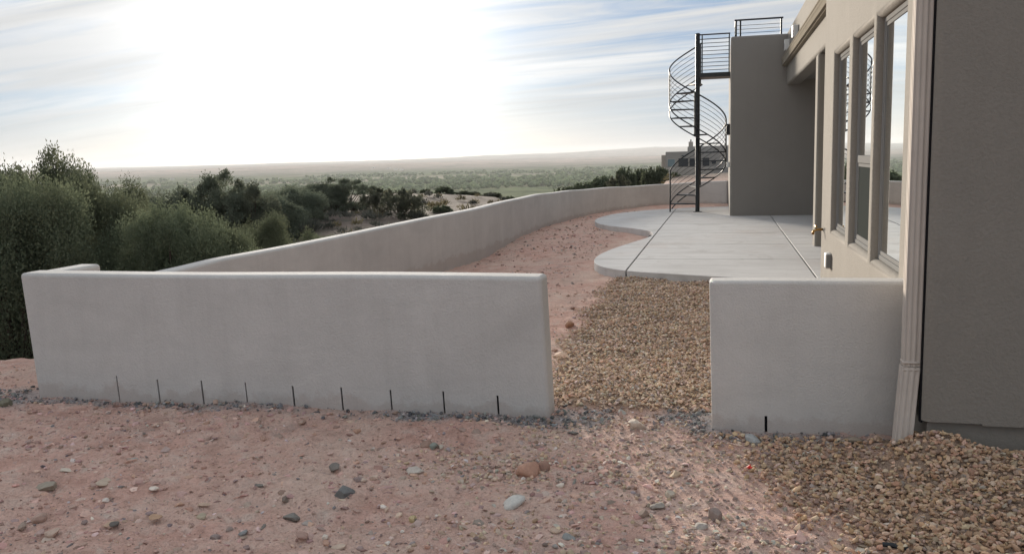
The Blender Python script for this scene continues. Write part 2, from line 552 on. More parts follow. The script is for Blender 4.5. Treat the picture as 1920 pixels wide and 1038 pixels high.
def leaf_mat(name, dark, light, trans=0.35):
    m = bpy.data.materials.new(name); m.use_nodes = True
    t = NT(m.node_tree); t.n.clear()
    out = t.new('ShaderNodeOutputMaterial')
    at = t.new('ShaderNodeAttribute'); at.attribute_name = 'shade'
    info = t.new('ShaderNodeObjectInfo')
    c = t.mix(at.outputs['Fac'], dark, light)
    hsv = t.new('ShaderNodeHueSaturation')
    t.link(t.math('ADD', 0.485, t.math('MULTIPLY', info.outputs['Random'], 0.03)), hsv.inputs['Hue'])
    hsv.inputs['Saturation'].default_value = 1.0
    t.link(t.math('ADD', 0.85, t.math('MULTIPLY', info.outputs['Random'], 0.3)), hsv.inputs['Value'])
    t.link(c, hsv.inputs['Color'])
    d = t.new('ShaderNodeBsdfDiffuse'); tr = t.new('ShaderNodeBsdfTranslucent')
    t.link(hsv.outputs[0], d.inputs['Color']); t.link(hsv.outputs[0], tr.inputs['Color'])
    mx = t.new('ShaderNodeMixShader'); mx.inputs[0].default_value = trans
    t.link(d.outputs[0], mx.inputs[1]); t.link(tr.outputs[0], mx.inputs[2])
    t.link(mx.outputs[0], out.inputs['Surface'])
    return m


M_junA = leaf_mat('juniper_foliage', (0.120, 0.140, 0.092), (0.175, 0.192, 0.120), 0.26)
M_junB = leaf_mat('grey_juniper_foliage', (0.130, 0.148, 0.110), (0.180, 0.196, 0.140), 0.26)
M_brush = leaf_mat('brush_foliage', (0.11, 0.12, 0.09), (0.19, 0.195, 0.14), 0.4)
M_sage = leaf_mat('yellow_scrub', (0.11, 0.095, 0.055), (0.22, 0.19, 0.115), 0.25)
M_greysage = leaf_mat('grey_scrub', (0.08, 0.082, 0.07), (0.155, 0.155, 0.13), 0.2)
M_bosque = leaf_mat('cottonwood_foliage', (0.16, 0.20, 0.10), (0.29, 0.34, 0.18), 0.3)
M_bark = plain('juniper_bark', (0.085, 0.066, 0.052), 0.95, 0.1, var=0.35, scale=18)
M_twig = plain('dry_twig', (0.13, 0.085, 0.07), 0.95, 0.1)

# ------------------------------------------------------------------ ground
LONG_WALL = [(-5.24, 6.10, 0.672), (-5.20, 7.58, 0.700), (-4.98, 9.0, 0.728), (-4.37, 13.55, 0.792), (-4.22, 16.5, 0.812),
             (-4.25, 19.6, 0.80), (-4.12, 21.7, 0.775), (-3.80, 24.0, 0.74), (-3.15, 26.5, 0.70), (-2.2, 28.3, 0.675),
             (-1.1, 29.1, 0.70), (0.17, 28.75, 0.755)]
EDGE = np.array([(-7.6, -12.0), (-7.6, 3.0), (-6.75, 6.2), (-5.75, 7.0), (-5.3, 9.2), (-5.6, 13.0), (-8.6, 18.0), (-16.4, 32.0), (-25.0, 50.0), (-24.5, 61.0),
                 (-16.6, 63.0), (-10.5, 41.0), (-5.6, 30.5), (-3.4, 31.5), (-7.0, 45.0), (-11.0, 70.0), (-15.5, 120.0), (-21.0, 185.0), (80.0, 215.0), (80.0, -12.0)])


def edge_distance(x, y):
    """signed distance to the edge of the level ground, negative inside"""
    P = np.stack([x, y], -1)
    n = len(EDGE)
    best = np.full(x.shape, 1e18); inside = np.zeros(x.shape, bool)
    for i in range(n):
        a, b = EDGE[i], EDGE[(i + 1) % n]
        d = b - a
        t = np.clip(((P - a) @ d) / (d @ d), 0, 1)
        q = a + t[..., None] * d
        best = np.minimum(best, ((P - q) ** 2).sum(-1))
        cond = (a[1] > y) != (b[1] > y)
        xi = (b[0] - a[0]) * (y - a[1]) / (b[1] - a[1] + 1e-12) + a[0]
        inside ^= cond & (x < xi)
    d = np.sqrt(best)
    return np.where(inside, -d, d)


def outside_wall(x, y):
    yy = [p[1] for p in LONG_WALL[:9]]; xx = [p[0] for p in LONG_WALL[:9]]
    wx = np.interp(y, yy + [29.0, 60.0], xx + [-2.9, -2.9])
    return sstep(-0.15, -0.6, x - wx) * sstep(6.5, 9.0, y) * sstep(80, 66, y)


def near_relief(x, y):
    m = sstep(40.0, 12.0, np.hypot(x, y))
    pack = 1 - 0.85 * sstep(1.1, 0.4, np.hypot((x + 0.3) * 0.9, (y - 4.6) * 0.7))
    m = m * pack
    h = 0.030 * fbm(x * 1.1, y * 1.1, 3, 3) + 0.018 * fbm(x * 4.2, y * 4.2, 3, 9) + 0.020 * fbm(x * 13, y * 13, 3, 21, 0.65)
    ridge = np.abs(fbm(x * 2.2 + 3, y * 7.0, 4, 33))
    h = h - 0.022 * (1 - np.clip(ridge * 3, 0, 1)) * sstep(0.05, 0.35, fbm(x * 0.9, y * 0.9, 2, 40) + 0.25)
    return h * m


def ground_z(x, y, detail=True):
    x = np.asarray(x, float); y = np.asarray(y, float)
    d = edge_distance(x, y)
    r = np.hypot(x, y)
    din = np.maximum(d, 0.0)
    # level yard, falling very gently; ridge to the north drops slowly
    z = -0.10 * sstep(-2.0, -4.2, x) * sstep(6.0, 8.5, y) * sstep(18.0, 15.0, y)
    z = z - 0.02 * sstep(10.0, 13, y)
    z = z - 0.0205 * np.maximum(y - 36, 0) * (y < 400)
    z = z + 0.9 * np.exp(-((x - 6) ** 2 / 14 ** 2 + (y - 60) ** 2 / 18 ** 2))
    # gravel is heaped by the house corner
    z = z + 0.12 * np.exp(-((x - 1.12) ** 2 / 0.20 ** 2 + (y - 4.88) ** 2 / 0.22 ** 2))
    z = z + 0.072 * sstep(0.7, 1.4, x) * sstep(3.6, 4.6, y) * (y < 5.2)
    # the shelf and bare knoll beyond the long wall lie a little lower
    z = z + outside_wall(x, y) * (-0.32 - 0.35 * sstep(50, 64, y) - 0.6 * sstep(-19, -9, x) * sstep(30, 50, y) * sstep(-1, -8, x) + 0.25 * np.exp(-((x + 22) ** 2 / 60 + (y - 52) ** 2 / 120)))
    # fall beyond the edge
    steep = 0.16 + 0.34 * sstep(34, 48, y) * sstep(-30, -12, x)
    slope = -2.5 * (1 - np.exp(-din / 6.0)) - steep * np.maximum(din - 4, 0)
    z = z + slope
    # bare knoll north-west of the yard
    far = sstep(10, 60, din)
    z = z + far * 1.6 * fbm(x * 0.035, y * 0.035, 4, 55)
    z = z + sstep(1.0, 6.0, din) * 0.35 * fbm(x * 0.25, y * 0.25, 3, 61)
    # valley floor and the far rise
    floor = -60.0 + 3.0 * fbm(x * 0.002, y * 0.002, 3, 71)
    s = -0.35 * x + 0.94 * y
    az = np.degrees(np.arctan2(x, y))
    mid = sstep(3500, 9500, r)
    floor = floor + mid * (26 + 22 * fbm(x * 0.0007, y * 0.0007, 4, 81) + 5 * fbm(x * 0.004, y * 0.004, 3, 83))
    rise = sstep(9500, 17500, r)
    hills = 30 + 8 * fbm(x * 0.0004, y * 0.0004, 4, 91)
    hills = hills + (sstep(-24, -10, az) * 45 + sstep(-12, -4, az) * 85) * (0.75 + 0.55 * fbm(x * 0.00045 + 3, y * 0.00045, 5, 95))
    hills = hills + sstep(-22, -12, az) * sstep(25, 10, az) * 45 * np.abs(fbm(x * 0.0009, y * 0.0009, 4, 97))
    floor = floor + rise * hills
    z = np.maximum(z, floor) + 0.0
    k = 6.0   # smooth the meeting of slope and floor
    if detail:
        z = z + near_relief(x, y) * (d < 3)
    return z


def gravel_mask(x, y):
    wob = 0.16 * fbm(x * 1.4, y * 1.4, 3, 5)
    yard = sstep(-1.52, -1.20, x + wob - 0.05 * np.sin(y)) * (y > 5.62) * (y < 11.9) * sstep(5.55, 5.85, y + wob)
    # front: boundary line running from the block towards the camera's right
    bx = -0.02 + (4.85 - y) * 0.36
    front = sstep(bx - 0.1, bx + 0.55, x + wob) * (y < 5.2)
    front = front * (1 - 0.55 * sstep(0.25, 0.0, np.abs(y - 5.05)) * (x < 0.9))
    return np.clip(np.maximum(yard, front), 0, 1)


def grey_mask(x, y):
    w = 0.10 * fbm(x * 3, y * 3, 3, 15)
    g = sstep(0.17, 0.03, np.abs(y - 5.30) + w) * np.clip(0.80 + 1.3 * fbm(x * 1.7, x * 0 + 3.3, 3, 19), 0.15, 1) * (x < -1.05) * (x > -5.5) * (y < 5.4)
    g = np.maximum(g, sstep(0.42, 0.1, np.hypot(x + 0.95, (y - 5.42) * 1.2) + w) * 0.8)
    g = np.maximum(g, 0.8 * sstep(0.4, 0.1, np.hypot((x - 0.35) * 0.5, (y - 5.2) * 1.8) + w))
    g = np.maximum(g, sstep(0.35, 0.1, np.hypot(x + 0.12, y - 5.5) + w))
    g = np.maximum(g, sstep(0.4, 0.1, np.hypot((x + 5.3) * 0.8, y - 5.3) + w))
    return np.clip(g, 0, 1)


def polar_sheet(name, r0, r1, ratio, mat, kind, label, cat, fine=0.0075):
    n = int(math.log(r1 / r0) / math.log(ratio)) + 1
    rr = r0 * (r1 / r0) ** (np.arange(n + 1) / n)
    az = np.concatenate([np.arange(-180, -62, 4.0), np.arange(-62, 26, math.degrees(fine)), np.arange(26, 180.1, 4.0)])
    az[-1] = 180.0
    A, Rr = np.meshgrid(np.radians(az), rr)
    X = Rr * np.sin(A); Y = Rr * np.cos(A)
    Z = ground_z(X, Y)
    nr, na = X.shape
    V = np.stack([X, Y, Z], -1).reshape(-1, 3)
    i = np.arange(nr - 1)[:, None] * na + np.arange(na - 1)[None, :]
    F = np.stack([i, i + 1, i + na + 1, i + na], -1).reshape(-1, 4)[:, ::-1]
    x, y = V[:, 0], V[:, 1]
    cols = None
    if kind == 'near':
        d = edge_distance(x, y)
        cols = {'grey': grey_mask(x, y), 'gravel': gravel_mask(x, y) * 0.9, 'hill': np.maximum(np.maximum(sstep(1.2, 4.0, d), sstep(34, 60, y)), outside_wall(x, y))}
    me = mesh_np(name, V, F, [mat], True, cols)
    return tag(link(name, me), label, cat, kind='structure')


SPLIT = 260.0
g0 = polar_sheet('ground', 0.6, SPLIT, 1.0095, M_dirt, 'near', 'red dirt ground of the building plot and its slope', 'ground')
g1 = polar_sheet('valley_plain', SPLIT, 20000.0, 1.022, M_valley, 'far', 'wide hazy valley with far low hills', 'valley', 0.012)
# small cap right under the camera
xs = np.array([(0.62 * math.sin(a), 0.62 * math.cos(a)) for a in np.linspace(0, 2 * math.pi, 33)[:-1]])
zc_ = ground_z(xs[:, 0], xs[:, 1])
capV = np.concatenate([np.column_stack([xs, zc_ - 0.004]), [[0, 0, float(ground_z(0.0, 0.0)) - 0.004]]])
capF = np.array([(i, (i + 1) % 32, 32) for i in range(32)])[:, ::-1]
cap_me = mesh_np('ground_below_camera', capV, capF, [M_dirt], True, {'grey': np.zeros(33), 'gravel': np.zeros(33), 'hill': np.zeros(33)})
tag(link('ground', cap_me), 'patch of red dirt at the very bottom, underfoot', 'ground', kind='structure')

# ------------------------------------------------------------------ garden walls


def slotted_wall(name, x0, x1, y0, y1, z0, z1, slots, bev, shear_l, shear_r, mat, parent, batter=0.0):
    """stucco wall along X with narrow vertical slots cut through its foot"""
    xb = [x0]
    for (sx, w, sz) in slots: xb += [sx - w / 2, sx + w / 2]
    xb.append(x1)
    zs = sorted(set([z0, z1] + [round(s[2], 4) for s in slots] + [z1 - 0.25]))
    bm = bmesh.new()
    vg = {}
    def V(x, z):
        k = (round(x, 5), round(z, 5))
        if k not in vg: vg[k] = bm.verts.new((x, y0, z))
        return vg[k]
    for i in range(len(xb) - 1):
        for j in range(len(zs) - 1):
            xm = (xb[i] + xb[i + 1]) / 2; zm = (zs[j] + zs[j + 1]) / 2
            if any(abs(xm - s[0]) < s[1] / 2 and zm < s[2] for s in slots): continue
            bm.faces.new([V(xb[i], zs[j]), V(xb[i + 1], zs[j]), V(xb[i + 1], zs[j + 1]), V(xb[i], zs[j + 1])])
    ret = bmesh.ops.extrude_face_region(bm, geom=bm.faces[:])
    vs = [g for g in ret['geom'] if isinstance(g, bmesh.types.BMVert)]
    bmesh.ops.translate(bm, verts=vs, vec=(0, y1 - y0, 0))
    bmesh.ops.recalc_face_normals(bm, faces=bm.faces)
    eds = []
    for e in bm.edges:
        a, b = e.verts
        if len(e.link_faces) != 2: continue
        if e.calc_face_angle(0) < 0.5: continue
        za = a.co.z > z1 - 1e-4 and b.co.z > z1 - 1e-4
        ends = (abs(a.co.x - x0) < 1e-4 and abs(b.co.x - x0) < 1e-4) or (abs(a.co.x - x1) < 1e-4 and abs(b.co.x - x1) < 1e-4)
        if za or ends: eds.append(e)
    bmesh.ops.bevel(bm, geom=eds, offset=bev, segments=4, profile=0.5, affect='EDGES', clamp_overlap=True)
    for v in bm.verts:
        f = (z1 - v.co.z) / (z1 - 0.0)
        u = (v.co.x - x0) / (x1 - x0)
        v.co.x += f * (shear_l * (1 - u) + shear_r * u)
        v.co.z += 0.004 * math.sin(v.co.x * 2.1) * (v.co.z > z1 - 0.08)
    return bm_obj(name, bm, mat, parent)


fw = empty('garden_wall', (-3.1, 5.47, 0), 'long low grey stucco wall in front with nine dark slots along its foot', 'garden wall', 'stucco walls of the yard')
inv = Matrix.Translation((3.1, -5.47, 0))


def to_parent(o):
    o.matrix_parent_inverse = o.parent.matrix_world.inverted() if False else Matrix.Translation(-Vector(o.parent.location))
    return o


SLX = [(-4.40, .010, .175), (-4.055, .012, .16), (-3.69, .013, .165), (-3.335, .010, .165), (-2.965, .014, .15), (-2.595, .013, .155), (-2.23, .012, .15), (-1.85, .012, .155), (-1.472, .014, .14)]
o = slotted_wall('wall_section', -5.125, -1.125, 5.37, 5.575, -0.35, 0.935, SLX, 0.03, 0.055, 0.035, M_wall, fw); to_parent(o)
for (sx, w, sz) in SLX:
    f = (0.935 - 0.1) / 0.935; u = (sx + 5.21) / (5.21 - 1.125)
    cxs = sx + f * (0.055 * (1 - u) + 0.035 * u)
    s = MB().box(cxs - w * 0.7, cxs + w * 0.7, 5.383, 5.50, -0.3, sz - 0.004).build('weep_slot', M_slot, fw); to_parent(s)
# short return behind the left corner, with a rounded end
bm = bmesh.new()
bmesh.ops.create_cube(bm, size=1.0)
for v in bm.verts:
    v.co = Vector((-5.025 + v.co.x * 0.19, 5.79 + v.co.y * 0.46, 0.29 + v.co.z * 1.28))
eds = [e for e in bm.edges if all(v.co.z > 0.9 for v in e.verts) and not all(v.co.y < 5.6 for v in e.verts)] + \
      [e for e in bm.edges if all(v.co.y > 6.0 for v in e.verts) and abs(e.verts[0].co.z - e.verts[1].co.z) > 0.5]
bmesh.ops.bevel(bm, geom=eds, offset=0.03, segments=4, profile=0.5, affect='EDGES')
o = bm_obj('wall_return', bm, M_wall, fw); to_parent(o)

bw = empty('garden_wall', (0.5, 5.4, 0), 'short grey stucco wall between the gravel gap and the house downspout', 'garden wall', 'stucco walls of the yard')
o = slotted_wall('wall_section', -0.075, 1.055, 5.295, 5.47, -0.35, 0.925, [(0.252, .017, .10)], 0.022, 0.02, 0.0, M_wall, bw); to_parent(o)
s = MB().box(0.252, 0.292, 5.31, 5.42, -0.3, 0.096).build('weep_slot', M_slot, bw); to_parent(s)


def catmull(pts, sub):
    pts = [np.array(p, float) for p in pts]; out = []
    for i in range(len(pts) - 1):
        p0 = pts[max(i - 1, 0)]; p1 = pts[i]; p2 = pts[i + 1]; p3 = pts[min(i + 2, len(pts) - 1)]
        for k in range(sub):
            t = k / sub
            out.append(0.5 * ((2 * p1) + (-p0 + p2) * t + (2 * p0 - 5 * p1 + 4 * p2 - p3) * t * t + (-p0 + 3 * p1 - 3 * p2 + p3) * t ** 3))
    out.append(pts[-1]); return np.array(out)


def loft_wall(name, path, w, r, z0, mat, parent=None):
    """rounded-top wall along a path; path gives its yard-side face"""
    P = path
    n = len(P)
    T = np.gradient(P[:, :2], axis=0); T /= np.linalg.norm(T, axis=1)[:, None]
    N = np.stack([-T[:, 1], T[:, 0]], 1)       # to the left of travel: away from the yard
    prof = [(0.0, None)]
    for k in range(7):
        a = math.pi / 2 * k / 6; prof.append((r - r * math.cos(a), -r + r * math.sin(a)))
    for k in range(7):
        a = math.pi / 2 * k / 6; prof.append((w - r + r * math.sin(a), -r + r * math.cos(a)))
    prof.append((w, None))
    V = []
    for i in range(n):
        for (o_, dz) in prof:
            q = P[i, :2] + N[i] * o_
            V.append((q[0], q[1], z0 if dz is None else P[i, 2] + dz))
    m = len(prof)
    F = [(i * m + k, i * m + k + 1, (i + 1) * m + k + 1, (i + 1) * m + k) for i in range(n - 1) for k in range(m - 1)]
    me = bpy.data.meshes.new(name)
    me.from_pydata(V, [], F + [tuple(range(m)), tuple((n - 1) * m + k for k in range(m))])
    bm = bmesh.new(); bm.from_mesh(me); bmesh.ops.recalc_face_normals(bm, faces=bm.faces); bm.to_mesh(me); bm.free()
    me.materials.append(mat)
    me.polygons.foreach_set('use_smooth', np.ones(len(me.polygons), bool))
    return link(name, me, parent)


lw_path = catmull(LONG_WALL, 10)
lw_path[:, 2] += 0.006 * np.sin(np.arange(len(lw_path)) * 0.5)
lw = loft_wall('garden_wall', lw_path, 0.2, 0.035, -0.9, M_wall)
tag(lw, 'long curving grey stucco wall round the far side of the dirt yard', 'garden wall', 'stucco walls of the yard')

# ------------------------------------------------------------------ patio
PATIO = [(-0.13, 11.36), (-0.72, 11.60), (-1.24, 11.84), (-1.62, 12.20), (-1.86, 12.80), (-1.93, 13.6), (-1.83, 14.6), (-1.60, 15.7), (-1.40, 16.6),
         (-1.34, 17.3), (-1.50, 18.1), (-1.95, 18.8), (-2.58, 19.6), (-2.98, 20.7), (-3.06, 22.0), (-2.80, 23.4), (-2.12, 24.6), (-1.41, 25.25), (-0.67, 25.72), (0.18, 25.9)]
po = catmull([(x, y, 0) for x, y in PATIO], 5)[:, :2]
outline = [tuple(p) for p in po] + [(1.0, 26.0), (5.2, 26.0), (5.2, 10.3), (1.7, 10.3), (1.25, 10.9), (0.7, 11.14), (0.25, 11.25)]
patio = empty('patio', (0, 18, 0.1), 'pale concrete patio slab with a wavy rounded edge', 'patio', kind='structure')


def build_patio():
    def cut(bm, co, no, gap):
        # removes a strip of width gap
        for sgn in (1, -1):
            g = bm.verts[:] + bm.edges[:] + bm.faces[:]
            bmesh.ops.bisect_plane(bm, geom=g, plane_co=Vector(co) + Vector(no) * gap * 0.5 * sgn, plane_no=no)
        dele = [f for f in bm.faces if abs((f.calc_center_median() - Vector(co)).dot(Vector(no))) < gap * 0.5 - 1e-6]
        bmesh.ops.delete(bm, geom=dele, context='FACES')
    bm = bmesh.new()
    bm.faces.new([bm.verts.new((x, y, 0.1)) for x, y in outline])
    cut(bm, (-1.29, 0, 0.1), (1, 0, 0), 0.022)
    cut(bm, (1.15, 0, 0.1), (1, 0, 0), 0.022)
    for y in (13.2, 15.35, 17.5, 19.8, 22.02):
        cut(bm, (0, y, 0.1), (0, 1, 0), 0.028)
    # split into loose panels
    bmesh.ops.split_edges(bm, edges=[e for e in bm.edges if len(e.link_faces) > 1])
    panels = [[v.co.copy() for v in f.verts] for f in bm.faces if f.calc_area() > 0.01]
    bm.free()
    for i, vs in enumerate(panels):
        b2 = bmesh.new()
        f = b2.faces.new([b2.verts.new(v) for v in vs])
        f.normal_update()
        if f.normal.z < 0: f.normal_flip()
        r = bmesh.ops.extrude_face_region(b2, geom=[f])
        low = [g for g in r['geom'] if isinstance(g, bmesh.types.BMVert)]
        # the extruded copy becomes the underside
        bmesh.ops.translate(b2, verts=low, vec=(0, 0, -0.28))
        bmesh.ops.recalc_face_normals(b2, faces=b2.faces)
        top = [e for e in b2.edges if all(abs(v.co.z - 0.1) < 1e-5 for v in e.verts)]
        bmesh.ops.bevel(b2, geom=top, offset=0.005, segments=2, profile=0.5, affect='EDGES', clamp_overlap=True)
        o = bm_obj('slab_panel', b2, M_conc, patio, smooth=False, weighted=False)
        to_parent(o)


build_patio()
o = MB().box(-1.45, 5.0, 12.0, 25.0, -0.22, 0.03).build('joint_filler', M_slot, patio); to_parent(o)

# ------------------------------------------------------------------ house
house = empty('house', (1.06, 4.93, 0), 'tan stucco house at right with three tall windows and a covered porch', 'house')
HX = 1.06


def hpart(o):
    return to_parent(o)


def window_wall():
    yb = [4.93, 5.74, 6.76, 6.93, 7.93, 8.18, 9.20, 10.06]
    zb = [0.215, 0.885, 2.60, 4.45]
    holes = {(1, 1), (3, 1), (5, 1)}
    bm = bmesh.new(); vg = {}
    def V(y, z):
        if (y, z) not in vg: vg[(y, z)] = bm.verts.new((HX, y, z))
        return vg[(y, z)]
    for i in range(len(yb) - 1):
        for j in range(len(zb) - 1):
            if (i, j) in holes: continue
            bm.faces.new([V(yb[i], zb[j]), V(yb[i + 1], zb[j]), V(yb[i + 1], zb[j + 1]), V(yb[i], zb[j + 1])])
    ret = bmesh.ops.extrude_face_region(bm, geom=bm.faces[:])
    vs = [g for g in ret['geom'] if isinstance(g, bmesh.types.BMVert)]
    bmesh.ops.translate(bm, verts=vs, vec=(0.30, 0, 0))
    bmesh.ops.recalc_face_normals(bm, faces=bm.faces)
    eds = [e for e in bm.edges if all(abs(v.co.x - HX) < 1e-5 for v in e.verts) and len(e.link_faces) == 2 and e.calc_face_angle(0) > 0.5
           and not all(abs(v.co.z - 0.215) < 1e-5 for v in e.verts)]
    bmesh.ops.bevel(bm, geom=eds, offset=0.05, segments=5, profile=0.5, affect='EDGES', clamp_overlap=True)
    return bm_obj('wall', bm, M_house, house)


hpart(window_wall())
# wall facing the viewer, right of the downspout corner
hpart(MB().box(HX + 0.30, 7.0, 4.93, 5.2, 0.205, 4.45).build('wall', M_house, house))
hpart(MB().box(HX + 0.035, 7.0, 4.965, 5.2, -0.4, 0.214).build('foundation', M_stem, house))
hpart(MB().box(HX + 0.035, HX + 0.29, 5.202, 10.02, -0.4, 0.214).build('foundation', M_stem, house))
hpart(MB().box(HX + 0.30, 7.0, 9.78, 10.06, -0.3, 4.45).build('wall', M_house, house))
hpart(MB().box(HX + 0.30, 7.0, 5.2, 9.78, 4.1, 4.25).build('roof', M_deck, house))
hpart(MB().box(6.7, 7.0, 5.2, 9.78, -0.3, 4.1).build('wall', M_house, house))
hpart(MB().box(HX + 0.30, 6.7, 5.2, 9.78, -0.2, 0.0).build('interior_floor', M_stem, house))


def window(y0, y1, z0, z1, hung):
    d = 0.05
    X = HX + d
    m = MB(); w = 0.035
    def ring(xa, xb, a0, a1, b0, b1, w):
        m.box(xa, xb, a0, a0 + w, b0, b1); m.box(xa, xb, a1 - w, a1, b0, b1)
        m.box(xa, xb, a0 + w, a1 - w, b0, b0 + w); m.box(xa, xb, a0 + w, a1 - w, b1 - w, b1)
    ring(X, X + 0.075, y0 + 0.002, y1 - 0.002, z0 + 0.002, z1 - 0.002, w)
    f = m.build('window', M_frame, house, bevel=0.005); hpart(f)
    m = MB()
    ring(X + 0.006, X + 0.062, y0 + w + 0.002, y1 - w - 0.002, z0 + w + 0.002, z1 - w - 0.002, 0.03)
    s = m.build('sash', M_frame, f, bevel=0.004); s.matrix_parent_inverse = f.matrix_world.inverted() if False else Matrix.Identity(4)
    a = w + 0.031
    if not hung:
        p = MB().box(X + 0.012, X + 0.018, y0 + a, y1 - a, z0 + a, z1 - a).build('pane', M_glass, f)
    else:
        zm = z0 + (z1 - z0) * 0.415
        r = MB().box(X + 0.001, X + 0.06, y0 + a, y1 - a, zm - 0.03, zm + 0.035).build('meeting_rail', M_frame, f, bevel=0.006)
        p = MB().box(X + 0.012, X + 0.018, y0 + a, y1 - a, zm + 0.036, z1 - a).build('pane', M_glass, f)
        p2 = MB().box(X + 0.030, X + 0.036, y0 + a, y1 - a, z0 + a, zm - 0.031).build('pane', M_glass, f)
        sc = MB()
        sc.box(X + 0.012, X + 0.014, y0 + a + 0.012, y1 - a - 0.012, z0 + a + 0.012, zm - 0.045)
        sc.build('insect_screen', M_screen, f)
        fr = MB()
        for (ya, yb_, za, zb_) in ((y0 + a, y0 + a + 0.014, z0 + a, zm - 0.032), (y1 - a - 0.014, y1 - a, z0 + a, zm - 0.032), (y0 + a + 0.014, y1 - a - 0.014, z0 + a, z0 + a + 0.014), (y0 + a + 0.014, y1 - a - 0.014, zm - 0.058, zm - 0.032)):
            fr.box(X + 0.008, X + 0.018, ya, yb_, za, zb_)
        fr.build('screen_frame', M_frame, f)
    return f


window(5.74, 6.76, 0.885, 2.60, False)
window(6.93, 7.93, 0.885, 2.60, True)
window(8.18, 9.20, 0.885, 2.60, False)

# porch: header beam with parapet, post, ceiling, back wall
PX = 1.48
hpart(MB().box(PX, PX + 0.32, 10.062, 22.098, 3.21, 4.46).build('porch_beam', M_house, house, bevel=0.05, seg=4))
hpart(MB().box(PX, PX + 0.36, 14.95, 15.32, -0.2, 3.208).build('porch_post', M_house, house, bevel=0.04, seg=4))
hpart(MB().box(PX + 0.322, 5.0, 10.062, 22.098, 3.34, 3.46).build('porch_ceiling', M_deck, house))
hpart(MB().box(5.0, 5.3, 10.062, 22.098, -0.2, 4.4).build('wall', M_house, house))
# deck block whose end wall carries the railing
hpart(MB().box(0.18, 6.0, 22.1, 28.9, -0.5, 4.42).build('deck_wall', M_deck, house, bevel=0.045, seg=4))

# gutter along the porch beam
prof = [(0, 0.0), (0.065, 0.0), (0.08, 0.05), (0.105, 0.085), (0.118, 0.12), (0.12, 0.165), (0.128, 0.17), (0.128, 0.195), (0.118, 0.2), (0.11, 0.19), (0.11, 0.02), (0, 0.02)]
ya, yb_ = 10.075, 22.08
gv_ = [(PX - 0.003 - a, ya, 3.65 + b) for a, b in prof] + [(PX - 0.003 - a, yb_, 3.65 + b) for a, b in prof]
k = len(prof)
gf = [(i, (i + 1) % k, k + (i + 1) % k, k + i) for i in range(k)] + [tuple(range(k)), tuple(range(2 * k - 1, k - 1, -1))]
g = MB(); g.add(gv_, gf); hpart(g.build('gutter', M_gut, house))
for yy in (14.2, 19.0, 21.35):
    c = MB().box(PX - 0.115, PX - 0.003, yy - 0.09, yy + 0.09, 3.95, 4.19).build('scupper', M_white, house, bevel=0.008); hpart(c)
    i_ = MB().box(PX - 0.119, PX - 0.113, yy - 0.06, yy + 0.06, 3.98, 4.10).build('scupper_mouth', M_grey, c); i_.matrix_parent_inverse = Matrix.Identity(4)


# downspout: ribbed rectangular pipe, joint sleeve and kicked-out foot
def ribbed(name, p0, p1, wx, wy, mat, parent):
    def section(cx, cy, z):
        out = []
        x0, x1, y0, y1 = cx - wx / 2, cx + wx / 2, cy - wy / 2, cy + wy / 2
        def side(a, b, nrm):
            a = np.array(a, float); b = np.array(b, float); L = b - a; nrm = np.array(nrm, float)
            ks = [0.0, .06, .16, .22, .30, .36, .46, .54, .62, .68, .78, .84, .94]
            hs = [0, 0, 0, 1, 1, 0, 0, 1, 1, 0, 0, 0, 0]
            hs = [0, 0, 0, 1, 1, 0, 0, 0, 0, 1, 1, 0, 0] if abs(nrm[0]) > 0 else [0, 0, 1, 1, 0, 0, 1, 1, 0, 0, 1, 1, 0]
            for kk, h in zip(ks, hs):
                if kk == 0: kk = 0.0
                q = a + L * kk - nrm * 0.0055 * h
                out.append((q[0], q[1], z))
        side((x0, y0), (x1, y0), (0, -1)); side((x1, y0), (x1, y1), (1, 0)); side((x1, y1), (x0, y1), (0, 1)); side((x0, y1), (x0, y0), (-1, 0))
        return out
    A = section(*p0); B = section(*p1); n_ = len(A)
    m = MB(); m.add(A + B, [(i, (i + 1) % n_, n_ + (i + 1) % n_, n_ + i) for i in range(n_)] + [tuple(range(n_)), tuple(range(2 * n_ - 1, n_ - 1, -1))])
    return m.build(name, mat, parent)


ds = ribbed('downspout', (1.015, 5.045, 0.50), (1.015, 5.045, 4.2), 0.086, 0.075, M_spout, house); hpart(ds)
for nm, p in (('pipe_foot', ribbed('pipe_foot', (0.978, 5.02, 0.03), (1.012, 5.043, 0.497), 0.092, 0.082, M_spout, ds)),):
    p.matrix_parent_inverse = Matrix.Identity(4)
for zz in (0.475, 0.515):
    s = MB().box(1.015 - 0.048, 1.015 + 0.044, 5.045 - 0.043, 5.045 + 0.043, zz, zz + 0.014).build('pipe_sleeve', M_spout, ds, bevel=0.005)
    s.matrix_parent_inverse = Matrix.Identity(4)
for zz in (2.9,):
    s = MB().box(0.967, 1.056, 5.002, 5.088, zz, zz + 0.03).build('pipe_strap', M_spout, ds); s.matrix_parent_inverse = Matrix.Identity(4)

hpart(MB().box(HX - 0.003, HX + 0.01, 4.965, 5.003, 0.2, 4.40).build('shade_gap_strip', M_slot, house))  # thin black strip standing in for the shaded gap beside the downspout

